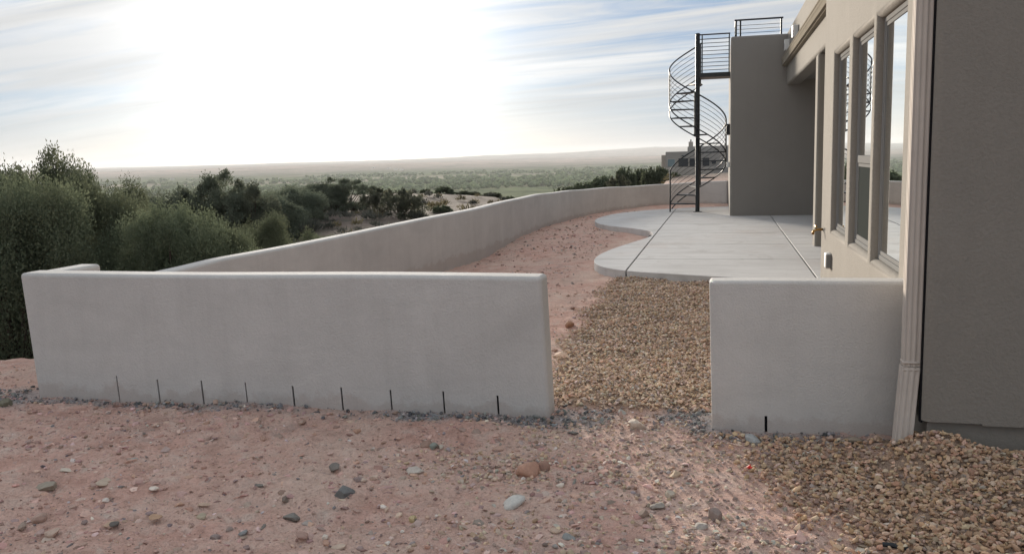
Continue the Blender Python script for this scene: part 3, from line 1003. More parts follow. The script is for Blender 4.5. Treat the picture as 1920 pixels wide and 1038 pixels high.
# outlet cover, hose tap, lamp, socket box on the house
oc = MB().box(HX - 0.055, HX + 0.004, 9.08, 9.20, 0.50, 0.66).build('outlet_cover', M_white, house, bevel=0.02, seg=3); hpart(oc)
p = MB().box(HX - 0.05, HX - 0.002, 9.066, 9.079, 0.515, 0.645).build('outlet_box', M_grey, oc); p.matrix_parent_inverse = Matrix.Identity(4)
tp = MB().tube([(HX + 0.01, 9.86, 0.83), (HX - 0.06, 9.86, 0.83), (HX - 0.095, 9.86, 0.815), (HX - 0.105, 9.86, 0.775)], [0.014, 0.014, 0.014, 0.016], 10).build('hose_tap', M_brass, house, smooth=True); hpart(tp)
p = MB().tube([(HX - 0.075, 9.80, 0.865), (HX - 0.075, 9.92, 0.865)], 0.011, 8).build('handle', M_brass, tp); p.matrix_parent_inverse = Matrix.Identity(4)
lm = MB().box(0.085, 0.178, 22.62, 22.74, 2.09, 2.34).build('wall_lamp', M_iron, house, bevel=0.01); hpart(lm)
p = MB().box(0.075, 0.176, 22.60, 22.76, 2.341, 2.365).build('lamp_cap', M_iron, lm); p.matrix_parent_inverse = Matrix.Identity(4)
sb = MB().box(0.10, 0.179, 22.80, 22.93, 1.28, 1.42).build('socket_box', M_white, house, bevel=0.015, seg=3); hpart(sb)

# ------------------------------------------------------------------ roof-deck railing
rail = empty('roof_railing', (0.8, 22.2, 4.42), 'black metal railing along the top of the tall stucco deck wall', 'railing')
ry = 22.22
for (x, y) in ((0.30, ry), (0.40, ry), (1.345, ry), (0.30, 23.3)):
    hpart(MB().box(x - 0.02, x + 0.02, y - 0.02, y + 0.02, 4.40, 4.79).build('post', M_iron, rail))
hpart(MB().box(0.26, 1.39, ry - 0.025, ry + 0.025, 4.791, 4.825).build('top_rail', M_iron, rail))
hpart(MB().box(0.275, 0.325, ry + 0.026, 23.34, 4.791, 4.825).build('top_rail', M_iron, rail))
for zz in (4.50, 4.59, 4.68):
    hpart(MB().tube([(0.32, ry, zz), (1.325, ry, zz)], 0.006, 6).build('rod', M_cable, rail))
    hpart(MB().tube([(0.30, ry + 0.02, zz), (0.30, 23.28, zz)], 0.006, 6).build('rod', M_cable, rail))

# ------------------------------------------------------------------ spiral staircase
stair = empty('spiral_staircase', (-0.65, 23.75, 0.1), 'black metal spiral staircase climbing from the patio to the roof deck', 'staircase')
SX, SY, SR = -0.65, 23.75, 0.735
RISE = 0.227; Z0 = 0.10


def sp(r, th, z):
    a = math.radians(th); return (SX + r * math.cos(a), SY + r * math.sin(a), z)


def tread_top(n): return Z0 + RISE * n


def hz(th):            # tread height on the helix through the leading corners; theta falls as it climbs
    return Z0 + RISE * ((202.0 - th) / 30.0)


hpart(MB().tube([(SX, SY, 0.1), (SX, SY, 4.73)], 0.058, 20).build('pole', M_iron, stair, smooth=False))
hpart(MB().tube([(SX, SY, 4.73), (SX, SY, 4.745), (SX, SY, 4.76)], [0.066, 0.06, 0.03], 20).build('pole_cap', M_iron, stair))
hpart(MB().tube([(SX, SY, 0.099), (SX, SY, 0.112)], 0.12, 20).build('base_plate', M_iron, stair))
for n in range(1, 16):
    t1 = 202 - 30 * n; t0 = t1 - 31
    m = MB(); z = tread_top(n)
    A = [sp(0.05, t1, z), sp(SR - 0.01, t1, z)] + [sp(SR - 0.01, t1 + (t0 - t1) * k / 4, z) for k in (1, 2, 3)] + [sp(SR - 0.01, t0, z), sp(0.05, t0, z)]
    B = [(x, y, zz - 0.032) for x, y, zz in A]
    L = len(A)
    m.add(A + B, [tuple(range(L)), tuple(range(2 * L - 1, L - 1, -1))] + [(i, (i + 1) % L, L + (i + 1) % L, L + i) for i in range(L)])
    tr = m.build('tread', M_tread, stair); hpart(tr)
THS = np.arange(172, -280, -6.0)
for nm, off, rad in (('stringer', 0.0, 0.017), ('stringer', -RISE, 0.017)):
    ths = [t_ for t_ in THS if hz(t_) + off > Z0 + 0.06 and t_ >= -278]
    hpart(MB().tube([sp(SR, t_, hz(t_) + off - 0.016) for t_ in ths], rad, 6).build(nm, M_iron, stair, smooth=True))
hpart(MB().tube([sp(SR, t_, hz(t_) + 0.86) for t_ in THS], 0.019, 8).build('handrail', M_iron, stair, smooth=True))
for k in range(1, 7):
    hpart(MB().tube([sp(SR, t_, hz(t_) + 0.86 * k / 7) for t_ in THS], 0.0065, 5).build('rod', M_cable, stair, smooth=True))
for t_ in (172, 86, -4, -94, -184, -274):
    lo = Z0 if t_ == 172 else hz(t_) - RISE
    hpart(MB().tube([sp(SR, t_, lo), sp(SR, t_, hz(t_) + 0.865)], 0.02, 8).build('post', M_iron, stair))
# landing: quarter platform joining the deck wall
zl = Z0 + 16 * RISE
m = MB()
A = [(SX + 0.03, SY - 0.06, zl), (0.178, SY - 0.06, zl), (0.178, SY + 0.74, zl), (SX + 0.03, SY + 0.74, zl)]
B = [(x, y, z - 0.11) for x, y, z in A]
m.add(A + B, [(0, 1, 2, 3), (7, 6, 5, 4)] + [(i, (i + 1) % 4, 4 + (i + 1) % 4, 4 + i) for i in range(4)])
hpart(m.build('landing', M_tread, stair))
for yy in (SY - 0.045,):
    for x in (SX + 0.115, 0.15):
        hpart(MB().box(x - 0.015, x + 0.015, yy - 0.015, yy + 0.015, zl, 4.69).build('post', M_iron, stair))
    hpart(MB().box(SX + 0.05, 0.176, yy - 0.022, yy + 0.022, 4.69, 4.72).build('landing_rail', M_iron, stair))
    hpart(MB().box(SX + 0.05, 0.176, yy - 0.012, yy + 0.012, 4.58, 4.60).build('landing_rail', M_iron, stair))
    for k in range(8):
        z = zl + 0.07 + k * 0.098
        hpart(MB().tube([(SX + 0.05, yy, z), (0.17, yy, z)], 0.009, 6).build('rod', M_cable, stair))

# ------------------------------------------------------------------ neighbour's house
nh = empty('house', (-5, 160, -1), 'distant grey flat-roofed stucco house with a chimney on the ridge', 'house')
M_nh = stucco('far_house_stucco', (0.33, 0.31, 0.285), 2.0, 0.01, 0.05)
M_nhl = stucco('far_house_light_stucco', (0.42, 0.38, 0.33), 2.0, 0.01, 0.05)
M_door = plain('dark_opening', (0.045, 0.05, 0.055), 0.6, 0.3)
M_teal = plain('pale_shutter', (0.16, 0.22, 0.24), 0.5, 0.4)


def nbox(name, x0, x1, y0, y1, z0, z1, mat, bev=0.1, parent=None):
    b = MB().box(x0, x1, y0, y1, z0, z1).build(name, mat, parent or nh, bevel=bev, seg=3)
    if parent is None: hpart(b)
    else: b.matrix_parent_inverse = Matrix.Identity(4)
    return b


nbox('wall', -10.05, 3.0, 160, 172, -4.5, 1.80, M_nh)
nbox('wing', -10.9, -10.051, 161.5, 171, -4.5, 1.25, M_nhl)
up = nbox('upper_storey', -6.3, 8.0, 164, 176, 1.801, 2.65, M_nh)
ch = nbox('chimney', -6.15, -5.35, 165, 166, 2.651, 3.55, M_nhl)
nbox('chimney_pot', -5.88, -5.62, 165.35, 165.6, 3.551, 3.95, M_nhl, 0.02, ch)
nbox('garden_wall', -11.2, -1.5, 155.2, 155.5, -4.8, -1.0, M_nhl, 0.06)
for i, (x0, x1, z0, z1, mt) in enumerate(((-9.65, -8.4, -0.85, .45, M_teal), (-7.75, -6.05, -.9, .58, M_door), (-5.77, -4.7, -.9, .54, M_door), (-3.5, -2.3, -.85, .58, M_door), (-1.9, -1.1, -.55, .15, M_door))):
    f = nbox('window', x0 - 0.09, x1 + 0.09, 159.93, 159.995, z0 - 0.06, z1 + 0.09, M_nhl, 0.02)
    nbox('pane', x0, x1, 159.88, 159.929, z0, z1, mt, 0.0, f)
nbox('porch_lamp', -7.2, -6.8, 159.8, 159.99, 0.95, 1.1, M_door, 0.0)

# ------------------------------------------------------------------ foliage


def kite_sprays(pos, axis, length, width, rng, planes=2):
    """leaf sprays: crossed kites along an axis"""
    n = len(pos)
    axis = axis / np.linalg.norm(axis, axis=1)[:, None]
    rnd = rng.normal(size=(n, 3))
    a = np.cross(axis, rnd); a /= np.linalg.norm(a, axis=1)[:, None] + 1e-9
    b = np.cross(axis, a)
    V = []
    for k in range(planes):
        c = a if k == 0 else b
        w = (width * rng.uniform(0.7, 1.3, n))[:, None]; L = length[:, None]
        p0 = pos; p1 = pos + axis * L * 0.45 + c * w; p2 = pos + axis * L; p3 = pos + axis * L * 0.55 - c * w
        V.append(np.stack([p0, p1, p2, p3], 1))
    V = np.stack(V, 1).reshape(-1, 3)          # n, planes, 4
    F = np.arange(len(V)).reshape(-1, 4)
    return V, F


def crown(rng, R, H, z0, lobes, per, leaf, lw, lobe_r=(0.20, 0.34), plume=0.36, planes=2):
    """crown of feathery plumes: uneven clumps, each of many short leafy branchlets"""
    C = []
    ph = rng.uniform(0, 6.28, 4)
    zm = z0 + 0.38 * (H - z0)
    while len(C) < lobes:
        th = rng.uniform(0, 2 * math.pi); sp_ = rng.uniform(-0.55, 1.0)
        wob = 1 + 0.20 * math.sin(2 * th + ph[0]) + 0.13 * math.sin(3 * th + ph[1]) + 0.10 * math.sin(5 * th + ph[2] + 3 * sp_)
        rho = math.sqrt(rng.uniform(0.18, 1.0)) * 0.9
        cp = math.sqrt(max(0.0, 1 - sp_ * sp_)) if sp_ > 0 else 1.0 + 0.12 * sp_
        rad = R * wob * rho * cp
        zz = zm + (H - zm) * rho * sp_ ** 0.75 * (1 + 0.10 * math.sin(3 * th + ph[3])) if sp_ > 0 else zm + (zm - z0) * sp_ / 0.55
        C.append((rad * math.cos(th), rad * math.sin(th), zz, R * rng.uniform(*lobe_r)))
    C = np.array(C)
    P = []; AX = []; S = []
    npl = max(4, per // 26)
    for (x, y, z, r) in C:
        tone = rng.uniform(0.0, 0.75)
        out = np.array([x, y, (z - H * 0.45) * 0.8]); out /= np.linalg.norm(out) + 1e-6
        k = int(npl * rng.uniform(0.7, 1.4))
        d = rng.normal(size=(k, 3)) + out * 0.8 + np.array([0, 0, 0.22]); d /= np.linalg.norm(d, axis=1)[:, None]
        L = r * rng.uniform(0.6, 1.1, k)
        for i in range(k):
            m = int(26 * rng.uniform(0.7, 1.3))
            tt = rng.uniform(0.15, 1.0, m) ** 0.8
            sway = np.array([0, 0, 0.25]) * (tt ** 2)[:, None] * L[i]
            q = np.array([x, y, z]) + d[i] * (tt * L[i])[:, None] + sway + rng.normal(size=(m, 3)) * (r * plume * (1.05 - 0.75 * tt))[:, None]
            ax = d[i] * 0.8 + np.array([0, 0, 0.4]) + rng.normal(size=(m, 3)) * 0.55
            P.append(q); AX.append(ax)
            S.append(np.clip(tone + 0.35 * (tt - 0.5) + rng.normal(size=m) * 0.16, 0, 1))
    P = np.concatenate(P); AX = np.concatenate(AX); S = np.concatenate(S)
    keep = P[:, 2] > 0.03
    P, AX, S = P[keep], AX[keep], S[keep]
    n = len(P)
    V, F = kite_sprays(P, AX, leaf * rng.uniform(0.6, 1.4, n), np.full(n, lw), rng, planes)
    return V, F, np.repeat(S, 4 * planes), C


def limbs(rng, C, R, H, thick, count):
    m = MB()
    m_trunk = MB()
    base = np.array([0, 0, -0.6])
    fork = np.array([rng.uniform(-.1, .1) * R, rng.uniform(-.1, .1) * R, H * 0.22])
    m_trunk.tube([base, (0.0, 0.0, 0.0), fork * np.array([.6, .6, .5]), fork], [thick * 1.2, thick * 1.05, thick * 0.9, thick * 0.75], 8)
    sel_ = rng.choice(len(C), min(count, len(C)), replace=False)
    for i in sel_:
        e = C[i, :3]
        st = fork * rng.uniform(0.35, 1.0)
        midp = st * 0.5 + e * 0.5 + np.array([0, 0, -0.10 * H]) + rng.normal(size=3) * 0.06 * R
        m_trunk.tube([st, st * 0.7 + midp * 0.3 + rng.normal(size=3) * 0.02 * R, midp, e * 0.85 + midp * 0.15, e], [thick * 0.5, thick * 0.42, thick * 0.3, thick * 0.16, thick * 0.06], 6)
    return m_trunk


def make_tree(name, seed, R, H, z0, lobes, per, leaf, lw, mat, thick, nl, label, cat, group, **kw):
    rng = np.random.default_rng(seed)
    V, F, S, C = crown(rng, R, H, z0, lobes, per, leaf, lw, **kw)
    t = empty(name, (0, 0, 0), label, cat, group)
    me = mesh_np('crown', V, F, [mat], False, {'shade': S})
    link('crown', me, t)
    tr = limbs(rng, C, R, H, thick, nl).build('trunk', M_bark, t, smooth=True)
    return t


def copy_tree(src, label, group=None):
    c = src.copy(); COL.objects.link(c); c['label'] = label
    if group: c['group'] = group
    for ch in [o for o in src.children]:
        d = ch.copy(); COL.objects.link(d); d.parent = c
    return c


def at_az(px, dist):
    """ground point seen in the direction of photo column px at a given distance"""
    v = _R @ np.array([px - 960.0, -219.0 + 0.0, 1620.0])
    h = math.hypot(v[0], v[1]); return v[0] / h * dist, v[1] / h * dist


GT = 'junipers on the slope beyond the yard wall'
protos = {}
protos['dense'] = dict(seed=11, R=1.9, H=4.0, z0=0.25, lobes=105, per=1300, leaf=0.05, lw=0.0135, mat=M_junA, thick=0.17, nl=18, planes=1)
protos['dense2'] = dict(seed=23, R=1.7, H=3.4, z0=0.2, lobes=90, per=1300, leaf=0.05, lw=0.0135, mat=M_junA, thick=0.15, nl=16, planes=1)
protos['open'] = dict(seed=37, R=2.0, H=4.6, z0=0.8, lobes=110, per=600, leaf=0.07, lw=0.019, planes=1, mat=M_junA, thick=0.15, nl=30, lobe_r=(0.14, 0.26))
protos['mid'] = dict(seed=41, R=2.0, H=3.2, z0=0.15, lobes=85, per=480, leaf=0.10, lw=0.027, planes=1, mat=M_junB, thick=0.16, nl=18)
protos['mid_open'] = dict(seed=43, R=2.1, H=3.8, z0=0.5, lobes=75, per=420, leaf=0.10, lw=0.026, planes=1, mat=M_junB, thick=0.14, nl=30, lobe_r=(0.13, 0.24))
protos['round'] = dict(seed=47, R=1.6, H=1.7, z0=0.05, lobes=45, per=130, leaf=0.20, lw=0.055, mat=M_junA, thick=0.10, nl=8)
protos['sparse'] = dict(seed=53, R=1.7, H=2.2, z0=0.15, lobes=45, per=110, leaf=0.17, lw=0.032, mat=M_brush, thick=0.06, nl=34, lobe_r=(0.16, 0.28))
made = {}
ext = {}


def place(kind, name, px, dist, top_z, R, label, cat='juniper', group=GT, rz=None, sink=0.1, base=None):
    """plants one tree: its foot on the ground, its top at top_z"""
    x, y = at_az(px, dist)
    gz = float(ground_z(x, y, False)) - sink
    pr = protos[kind]
    if kind not in made:
        t = make_tree(name, label=label, cat=cat, group=group, **pr); made[kind] = t
        cv = np.array([v.co for v in t.children[0].data.vertices])
        ext[kind] = (float(np.percentile(np.hypot(cv[:, 0], cv[:, 1]), 97)), float(np.percentile(cv[:, 2], 99.97)))
    else:
        t = copy_tree(made[kind], label, group); t.name = name; t['category'] = cat
    t.location = (x, y, gz)
    h = max(0.4, top_z - gz)
    t.scale = (R / ext[kind][0], R / ext[kind][0], h / ext[kind][1])
    t.rotation_euler = (0, 0, rz if rz is not None else (px * 0.7 + dist) % 6.28)
    return t


def topz(py, px, dist):
    """height at a distance for a photo row"""
    v = _R @ np.array([px - 960.0, py - 519.0, 1620.0])
    return EYE + v[2] / math.hypot(v[0], v[1]) * dist


def T(kind, px, py, wpx, dist, label, cat='juniper', name='juniper_tree', group=GT, **kw):
    R = wpx / 1620.0 * dist * 0.93
    return place(kind, name, px, dist, topz(py, px, dist), R, label, cat, group, **kw)


# the big group at the left of the front wall
T('dense', 20, 322, 165, 11.6, 'nearest dense green juniper left of the front wall corner')
T('open', 70, 276, 120, 16.5, 'tallest juniper at far left with sky showing through its crown', rz=0.4)
T('open', 138, 292, 90, 16.0, 'ragged juniper on the right shoulder of the tallest one', rz=2.4)
T('dense2', 165, 322, 128, 13.0, 'olive green juniper just above the front wall corner')
T('dense', -90, 305, 150, 13.5, 'juniper cut by the left edge of the picture', rz=2.0)
T('dense2', 225, 335, 100, 17.5, 'juniper whose right shoulder slopes down to the valley view', rz=1.1)
T('dense', 318, 376, 135, 11.4, 'broad bright green juniper right behind the front wall', rz=2.6)
T('dense2', 418, 412, 90, 11.6, 'low green juniper where the long wall leaves the front wall', rz=4.0)
T('mid', 300, 352, 100, 27.0, 'dark juniper in the gap between the two big left groups')
T('mid_open', 376, 336, 74, 25.5, 'dark juniper forming the left shoulder of the ragged tall one', rz=2.0)
T('mid_open', 452, 336, 74, 24.5, 'dark juniper forming the right shoulder of the ragged tall one', rz=3.6)
T('mid_open', 414, 318, 100, 25.0, 'tall dark juniper with a ragged open crown against the valley', rz=0.3)
T('mid', 495, 356, 80, 27.0, 'dark juniper touching the right side of the ragged tall one', rz=1.7)
T('mid', 540, 350, 80, 31.0, 'flat topped dark juniper in the middle of the row', rz=2.9)
T('dense2', 505, 396, 100, 15.5, 'rounded green juniper just above the long wall', rz=5.0)
T('dense', 590, 440, 50, 17.0, 'small juniper at the long wall with dead twigs beside it', rz=0.9)
T('mid', 588, 342, 66, 36.0, 'left half of the paired junipers on the knoll', rz=3.3)
T('mid_open', 634, 332, 68, 36.0, 'right half of the paired junipers on the knoll', rz=4.4)
T('sparse', 712, 350, 36, 34.0, 'thin grey green juniper at left of the knoll top', rz=0.2)
T('sparse', 754, 352, 50, 30.5, 'grey green brush with brown upper twigs on the knoll', rz=2.2)
T('sparse', 672, 378, 32, 37.0, 'bare twiggy bush at the foot of the paired junipers', 'bush', 'bush', rz=3.0)
T('round', 832, 349, 24, 59.0, 'round dark juniper on the crest of the bare knoll', rz=0.0)
T('round', 796, 354, 13, 58.0, 'tiny grey bush left of the round crest juniper', 'bush', 'bush', rz=1.0)
T('round', 866, 360, 17, 60.0, 'small juniper first right of the round crest juniper', rz=2.0)
T('round', 886, 360, 16, 61.0, 'small juniper second right of the round crest juniper', rz=3.0)
T('round', 919, 366, 22, 60.0, 'low wide juniper near the right end of the knoll', rz=4.0)
T('round', 955, 367, 16, 58.0, 'small juniper half hidden by the long wall', rz=5.0)
T('round', 826, 389, 22, 33.0, 'yellow green bush standing just behind the long wall', 'bush', 'bush', rz=0.7)
T('sparse', 770, 402, 20, 30.0, 'thin yellowish bush left of the yellow green one', 'bush', 'bush', rz=0.9)
# along the ridge to the neighbour
T('round', 1056, 350, 26, 60.0, 'lowest dark bush of the ridge line above the curved wall', 'bush', 'bush', rz=0.3)
T('round', 1090, 341, 32, 60.0, 'second dark bush of the ridge line', 'bush', 'bush', rz=1.3)
T('round', 1126, 329, 34, 62.0, 'third dark bush, left of the greyish one', 'bush', 'bush', rz=2.3)
T('sparse', 1156, 326, 26, 56.0, 'greyish loose bush in front of the dark ridge bushes', 'bush', 'bush', rz=3.3)
T('round', 1171, 312, 24, 66.0, 'dark round juniper standing highest on the ridge line', rz=4.1)
T('round', 1203, 315, 24, 68.0, 'dark bush behind the bare sandy mound', 'bush', 'bush', rz=5.1)
T('round', 1231, 311, 32, 58.0, 'large dark juniper beside the staircase below the far house', rz=0.8)
T('round', 1262, 322, 16, 60.0, 'dark juniper seen through the lowest stair bars', rz=1.9)

# scrub on the slopes: too many tufts to count
def scrub(name, n, boxes, mat, size, label, seed):
    rng = np.random.default_rng(seed)
    Vs = []; Ss = []
    for k in range(n):
        (px0, px1, d0, d1) = boxes[rng.integers(len(boxes))]
        x, y = at_az(rng.uniform(px0, px1), rng.uniform(d0, d1))
        z = float(ground_z(x, y, False))
        s = size * rng.uniform(0.5, 1.5)
        m_ = int(70 * rng.uniform(0.6, 1.3))
        d = rng.normal(size=(m_, 3)); d[:, 2] = np.abs(d[:, 2]) + 0.25; d /= np.linalg.norm(d, axis=1)[:, None]
        p = np.array([x, y, z]) + d * s * np.array([1.1, 1.1, 0.8]) * rng.uniform(0.2, 0.8, m_)[:, None]
        V, F = kite_sprays(p, d + np.array([0, 0, .5]), s * rng.uniform(0.4, 0.8, m_), np.full(m_, s * 0.07), rng, 1)
        Vs.append(V); Ss.append(np.repeat(np.clip(rng.uniform(0, 1) + rng.normal(size=m_) * 0.15, 0, 1), 4))
    V = np.concatenate(Vs); F = np.arange(len(V)).reshape(-1, 4)
    o = link(name, mesh_np(name, V, F, [mat], False, {'shade': np.concatenate(Ss)}))
    return tag(o, label, 'scrub', kind='stuff')


scrub('yellow_scrub', 80, [(600, 880, 22, 42), (700, 960, 45, 75), (1150, 1260, 45, 62)], M_sage, 0.24, 'yellowish dry scrub tufts on the bare slopes', 3)
scrub('grey_scrub', 200, [(560, 800, 20, 48), (640, 980, 40, 85), (1050, 1260, 42, 70), (200, 620, 14, 30)], M_greysage, 0.24, 'grey green scrub tufts scattered over the slopes', 4)

# cottonwood belt in the valley
def belt():
    rng = np.random.default_rng(9)
    n = 5200
    az = np.radians(rng.uniform(-52, 8, n)); rr = 950 + 2900 * rng.uniform(0, 1, n) ** 1.2
    x = rr * np.sin(az); y = rr * np.cos(az)
    dn = fbm(x * 0.0028, y * 0.0028, 4, 13)
    k = dn > 0.02; x, y = x[k], y[k]
    n = len(x)
    z = ground_z(x, y, False)
    t = (1 + 5 ** 0.5) / 2
    iv = np.array([(-1, t, 0), (1, t, 0), (-1, -t, 0), (1, -t, 0), (0, -1, t), (0, 1, t), (0, -1, -t), (0, 1, -t), (t, 0, -1), (t, 0, 1), (-t, 0, -1), (-t, 0, 1)]) / math.hypot(1, t)
    # three small lumps per tree
    V = []; S = []
    for q in range(3):
        sz = rng.uniform(2.5, 7.0, n)
        c = np.stack([x + rng.normal(size=n) * 4, y + rng.normal(size=n) * 4, z + sz * 0.8 + rng.uniform(0, 4, n)], 1)
        v = c[:, None, :] + iv[None] * (sz[:, None, None] * rng.uniform(0.7, 1.3, (n, 12, 1))) * np.array([1, 1, 0.85])
        V.append(v.reshape(-1, 3)); S.append(np.repeat(rng.uniform(0, 1, n), 12))
    V = np.concatenate(V); m_ = len(V) // 12
    F = (ICO_F[None] + (np.arange(m_) * 12)[:, None, None]).reshape(-1, 3)
    o = link('cottonwood_belt', mesh_np('cottonwood_belt', V, F, [M_bosque], True, {'shade': np.concatenate(S)}))
    tag(o, 'pale green belt of riverside trees across the valley floor', 'woodland', kind='stuff')


ICO_F = np.array([(0, 11, 5), (0, 5, 1), (0, 1, 7), (0, 7, 10), (0, 10, 11), (1, 5, 9), (5, 11, 4), (11, 10, 2), (10, 7, 6), (7, 1, 8),
                  (3, 9, 4), (3, 4, 2), (3, 2, 6), (3, 6, 8), (3, 8, 9), (4, 9, 5), (2, 4, 11), (6, 2, 10), (8, 6, 7), (9, 8, 1)])
_t = (1 + 5 ** 0.5) / 2
ICO_V = np.array([(-1, _t, 0), (1, _t, 0), (-1, -_t, 0), (1, -_t, 0), (0, -1, _t), (0, 1, _t), (0, -1, -_t), (0, 1, -_t), (_t, 0, -1), (_t, 0, 1), (-_t, 0, -1), (-_t, 0, 1)]) / math.hypot(1, _t)
belt()

# pale far houses in the valley
for i, (px, dist, lab) in enumerate(((742, 5200, 'brightest pale speck of a building on the far plain'), (752, 5000, 'pale building speck touching the brightest one on its right'), (728, 5600, 'pale building speck just left of the brightest one'),
        (320, 4300, 'lone pale building speck above the dark junipers at left'), (518, 3400, 'pale building speck above the middle of the juniper row'), (700, 5900, 'farthest pale building speck, left of the bright cluster'))):
    x, y = at_az(px, dist); z = float(ground_z(x, y, False))
    s = 9 if i < 3 else 7
    h_ = empty('far_house', (x, y, z), lab, 'house', 'far pale buildings in the valley')
    MB().box(-s, s, -6, 6, -2, 5).build('wall', M_white, h_)
    MB().box(-s - 0.5, s + 0.5, -6.5, 6.5, 5.01, 6).build('roof', M_nhl, h_)

# ------------------------------------------------------------------ stones


def rot_mats(rng, n, tilt):
    a = rng.uniform(0, 2 * math.pi, n); b = rng.normal(size=n) * tilt; c = rng.normal(size=n) * tilt
    ca, sa, cb, sb_, cc, sc_ = np.cos(a), np.sin(a), np.cos(b), np.sin(b), np.cos(c), np.sin(c)
    Rz = np.zeros((n, 3, 3)); Rz[:, 0, 0] = ca; Rz[:, 0, 1] = -sa; Rz[:, 1, 0] = sa; Rz[:, 1, 1] = ca; Rz[:, 2, 2] = 1
    Rx = np.zeros((n, 3, 3)); Rx[:, 0, 0] = 1; Rx[:, 1, 1] = cb; Rx[:, 1, 2] = -sb_; Rx[:, 2, 1] = sb_; Rx[:, 2, 2] = cb
    Ry = np.zeros((n, 3, 3)); Ry[:, 1, 1] = 1; Ry[:, 0, 0] = cc; Ry[:, 0, 2] = sc_; Ry[:, 2, 0] = -sc_; Ry[:, 2, 2] = cc
    return Rz @ Rx @ Ry


def stones(name, x, y, lift, size, palette, weights, rng, label, cat, mat, tilt=0.5, flat=0.6, kind='stuff'):
    n = len(x)
    z = ground_z(x, y) + lift
    jit = rng.uniform(0.6, 1.25, (n, 12, 1))
    sc_ = np.stack([size * rng.uniform(0.85, 1.45, n), size * rng.uniform(0.7, 1.1, n), size * flat * rng.uniform(0.7, 1.2, n)], 1) * 0.5
    v = ICO_V[None] * jit * sc_[:, None, :]
    v = np.einsum('nij,nkj->nki', rot_mats(rng, n, tilt), v)
    v = v + np.stack([x, y, z], 1)[:, None, :]
    pal = np.array(palette)
    ci = rng.choice(len(pal), n, p=np.array(weights) / sum(weights))
    col = np.clip(pal[ci] * rng.uniform(0.72, 1.28, (n, 1)) * rng.uniform(0.93, 1.07, (n, 3)), 0, 1)
    F = (ICO_F[None] + (np.arange(n) * 12)[:, None, None]).reshape(-1, 3)
    o = link(name, mesh_np(name, v.reshape(-1, 3), F, [mat], False, {'tint': np.repeat(col, 12, 0)}))
    return tag(o, label, cat, kind=kind)


TAN = [(0.56, 0.415, 0.30), (0.49, 0.345, 0.245), (0.62, 0.49, 0.38), (0.44, 0.345, 0.28), (0.67, 0.585, 0.50), (0.38, 0.335, 0.305)]
TW = [6, 5, 4, 3, 1.2, 1.2]


def scatter(x0, x1, y0, y1, n, maskf, rng):
    x = rng.uniform(x0, x1, n); y = rng.uniform(y0, y1, n)
    k = rng.uniform(0, 1, n) < maskf(x, y)
    return x[k], y[k]


r1 = np.random.default_rng(101)
x, y = scatter(-1.75, 1.02, 5.55, 11.9, 45000, gravel_mask, r1)
k = ~((x > -0.09) & (y < 5.52)) & ~((x < -1.05) & (y < 5.6)); x, y = x[k], y[k]
stones('gravel', x, y, r1.uniform(-0.002, 0.022, len(x)), 0.026 * r1.uniform(0.45, 1.35, len(x)), TAN, TW, r1, 'tan brown gravel filling the gap between the two front walls', 'gravel', M_stone)
x, y = scatter(-0.3, 2.3, 2.4, 5.26, 25500, gravel_mask, r1)
k = ~((x > 1.09) & (y > 4.95)) & ~((x < 1.06) & (x > 0.9) & (y > 5.0) & (y < 5.2)); x, y = x[k], y[k]
stones('gravel', x, y, r1.uniform(-0.002, 0.022, len(x)), 0.028 * r1.uniform(0.45, 1.35, len(x)), [(r * 0.92, g * 0.83, b * 0.74) for r, g, b in TAN], TW, r1, 'tan brown gravel heaped below the house corner at right', 'gravel', M_stone)


def loose_mask(x, y):
    a = 0.9 * np.exp(-((x + 1.15) ** 2 / 0.45 ** 2 + (y - 4.45) ** 2 / 0.28 ** 2))
    b = 0.55 * sstep(-1.9, -0.5, x + 0.4 * fbm(x * 1.5, y * 1.5, 3, 77)) * sstep(0.95, 0.3, x) * (y < 5.3) * (0.35 + 0.9 * np.clip(fbm(x * 2.2, y * 2.2, 3, 78) + 0.3, 0, 1))
    c = 0.7 * sstep(0.55, 0.0, np.hypot((x + 0.5) / 1.0, (y - 5.3) / 0.5))
    return np.clip(np.maximum(np.maximum(a, b), c) * (1 - 0.8 * gravel_mask(x, y)), 0, 1)


x, y = scatter(-2.4, 1.1, 2.6, 5.9, 40000, loose_mask, r1)
k = ~((x < -1.05) & (y > 5.3)) & ~((x > -0.09) & (y > 5.25)); x, y = x[k], y[k]
stones('gravel', x, y, r1.uniform(-0.006, 0.006, len(x)), 0.020 * r1.uniform(0.4, 1.5, len(x)) ** 1.4, TAN + [(0.30, 0.22, 0.19)], TW + [5], r1, 'loose thin gravel mixed into the dirt before the gap', 'gravel', M_stone)

DIRTP = [(0.47, 0.315, 0.255), (0.36, 0.23, 0.185), (0.55, 0.42, 0.36), (0.31, 0.26, 0.235), (0.66, 0.58, 0.53), (0.20, 0.18, 0.175)]


def dirt_mask(x, y):
    ok = (edge_distance(x, y) < 1.5) & ~((np.abs(y - 5.45) < 0.14) & (x < -1.1) & (x > -5.3)) & ~((x > -0.1) & (y > 5.2))
    dens = 0.35 + 0.9 * np.clip(fbm(x * 1.3, y * 1.3, 4, 66) + 0.25, 0, 1)
    return ok * dens * (1 - 0.9 * gravel_mask(x, y))


x, y = scatter(-7.6, 1.2, 2.3, 6.2, 31000, dirt_mask, r1)
stones('pebbles', x, y, r1.uniform(-0.004, 0.003, len(x)), 0.007 + 0.028 * r1.uniform(0, 1, len(x)) ** 5, DIRTP, [6, 5, 3, 2, 0.9, 1.0], r1, 'small pebbles and crumbs strewn over the red dirt in front', 'pebbles', M_stone, 0.4, 0.55)


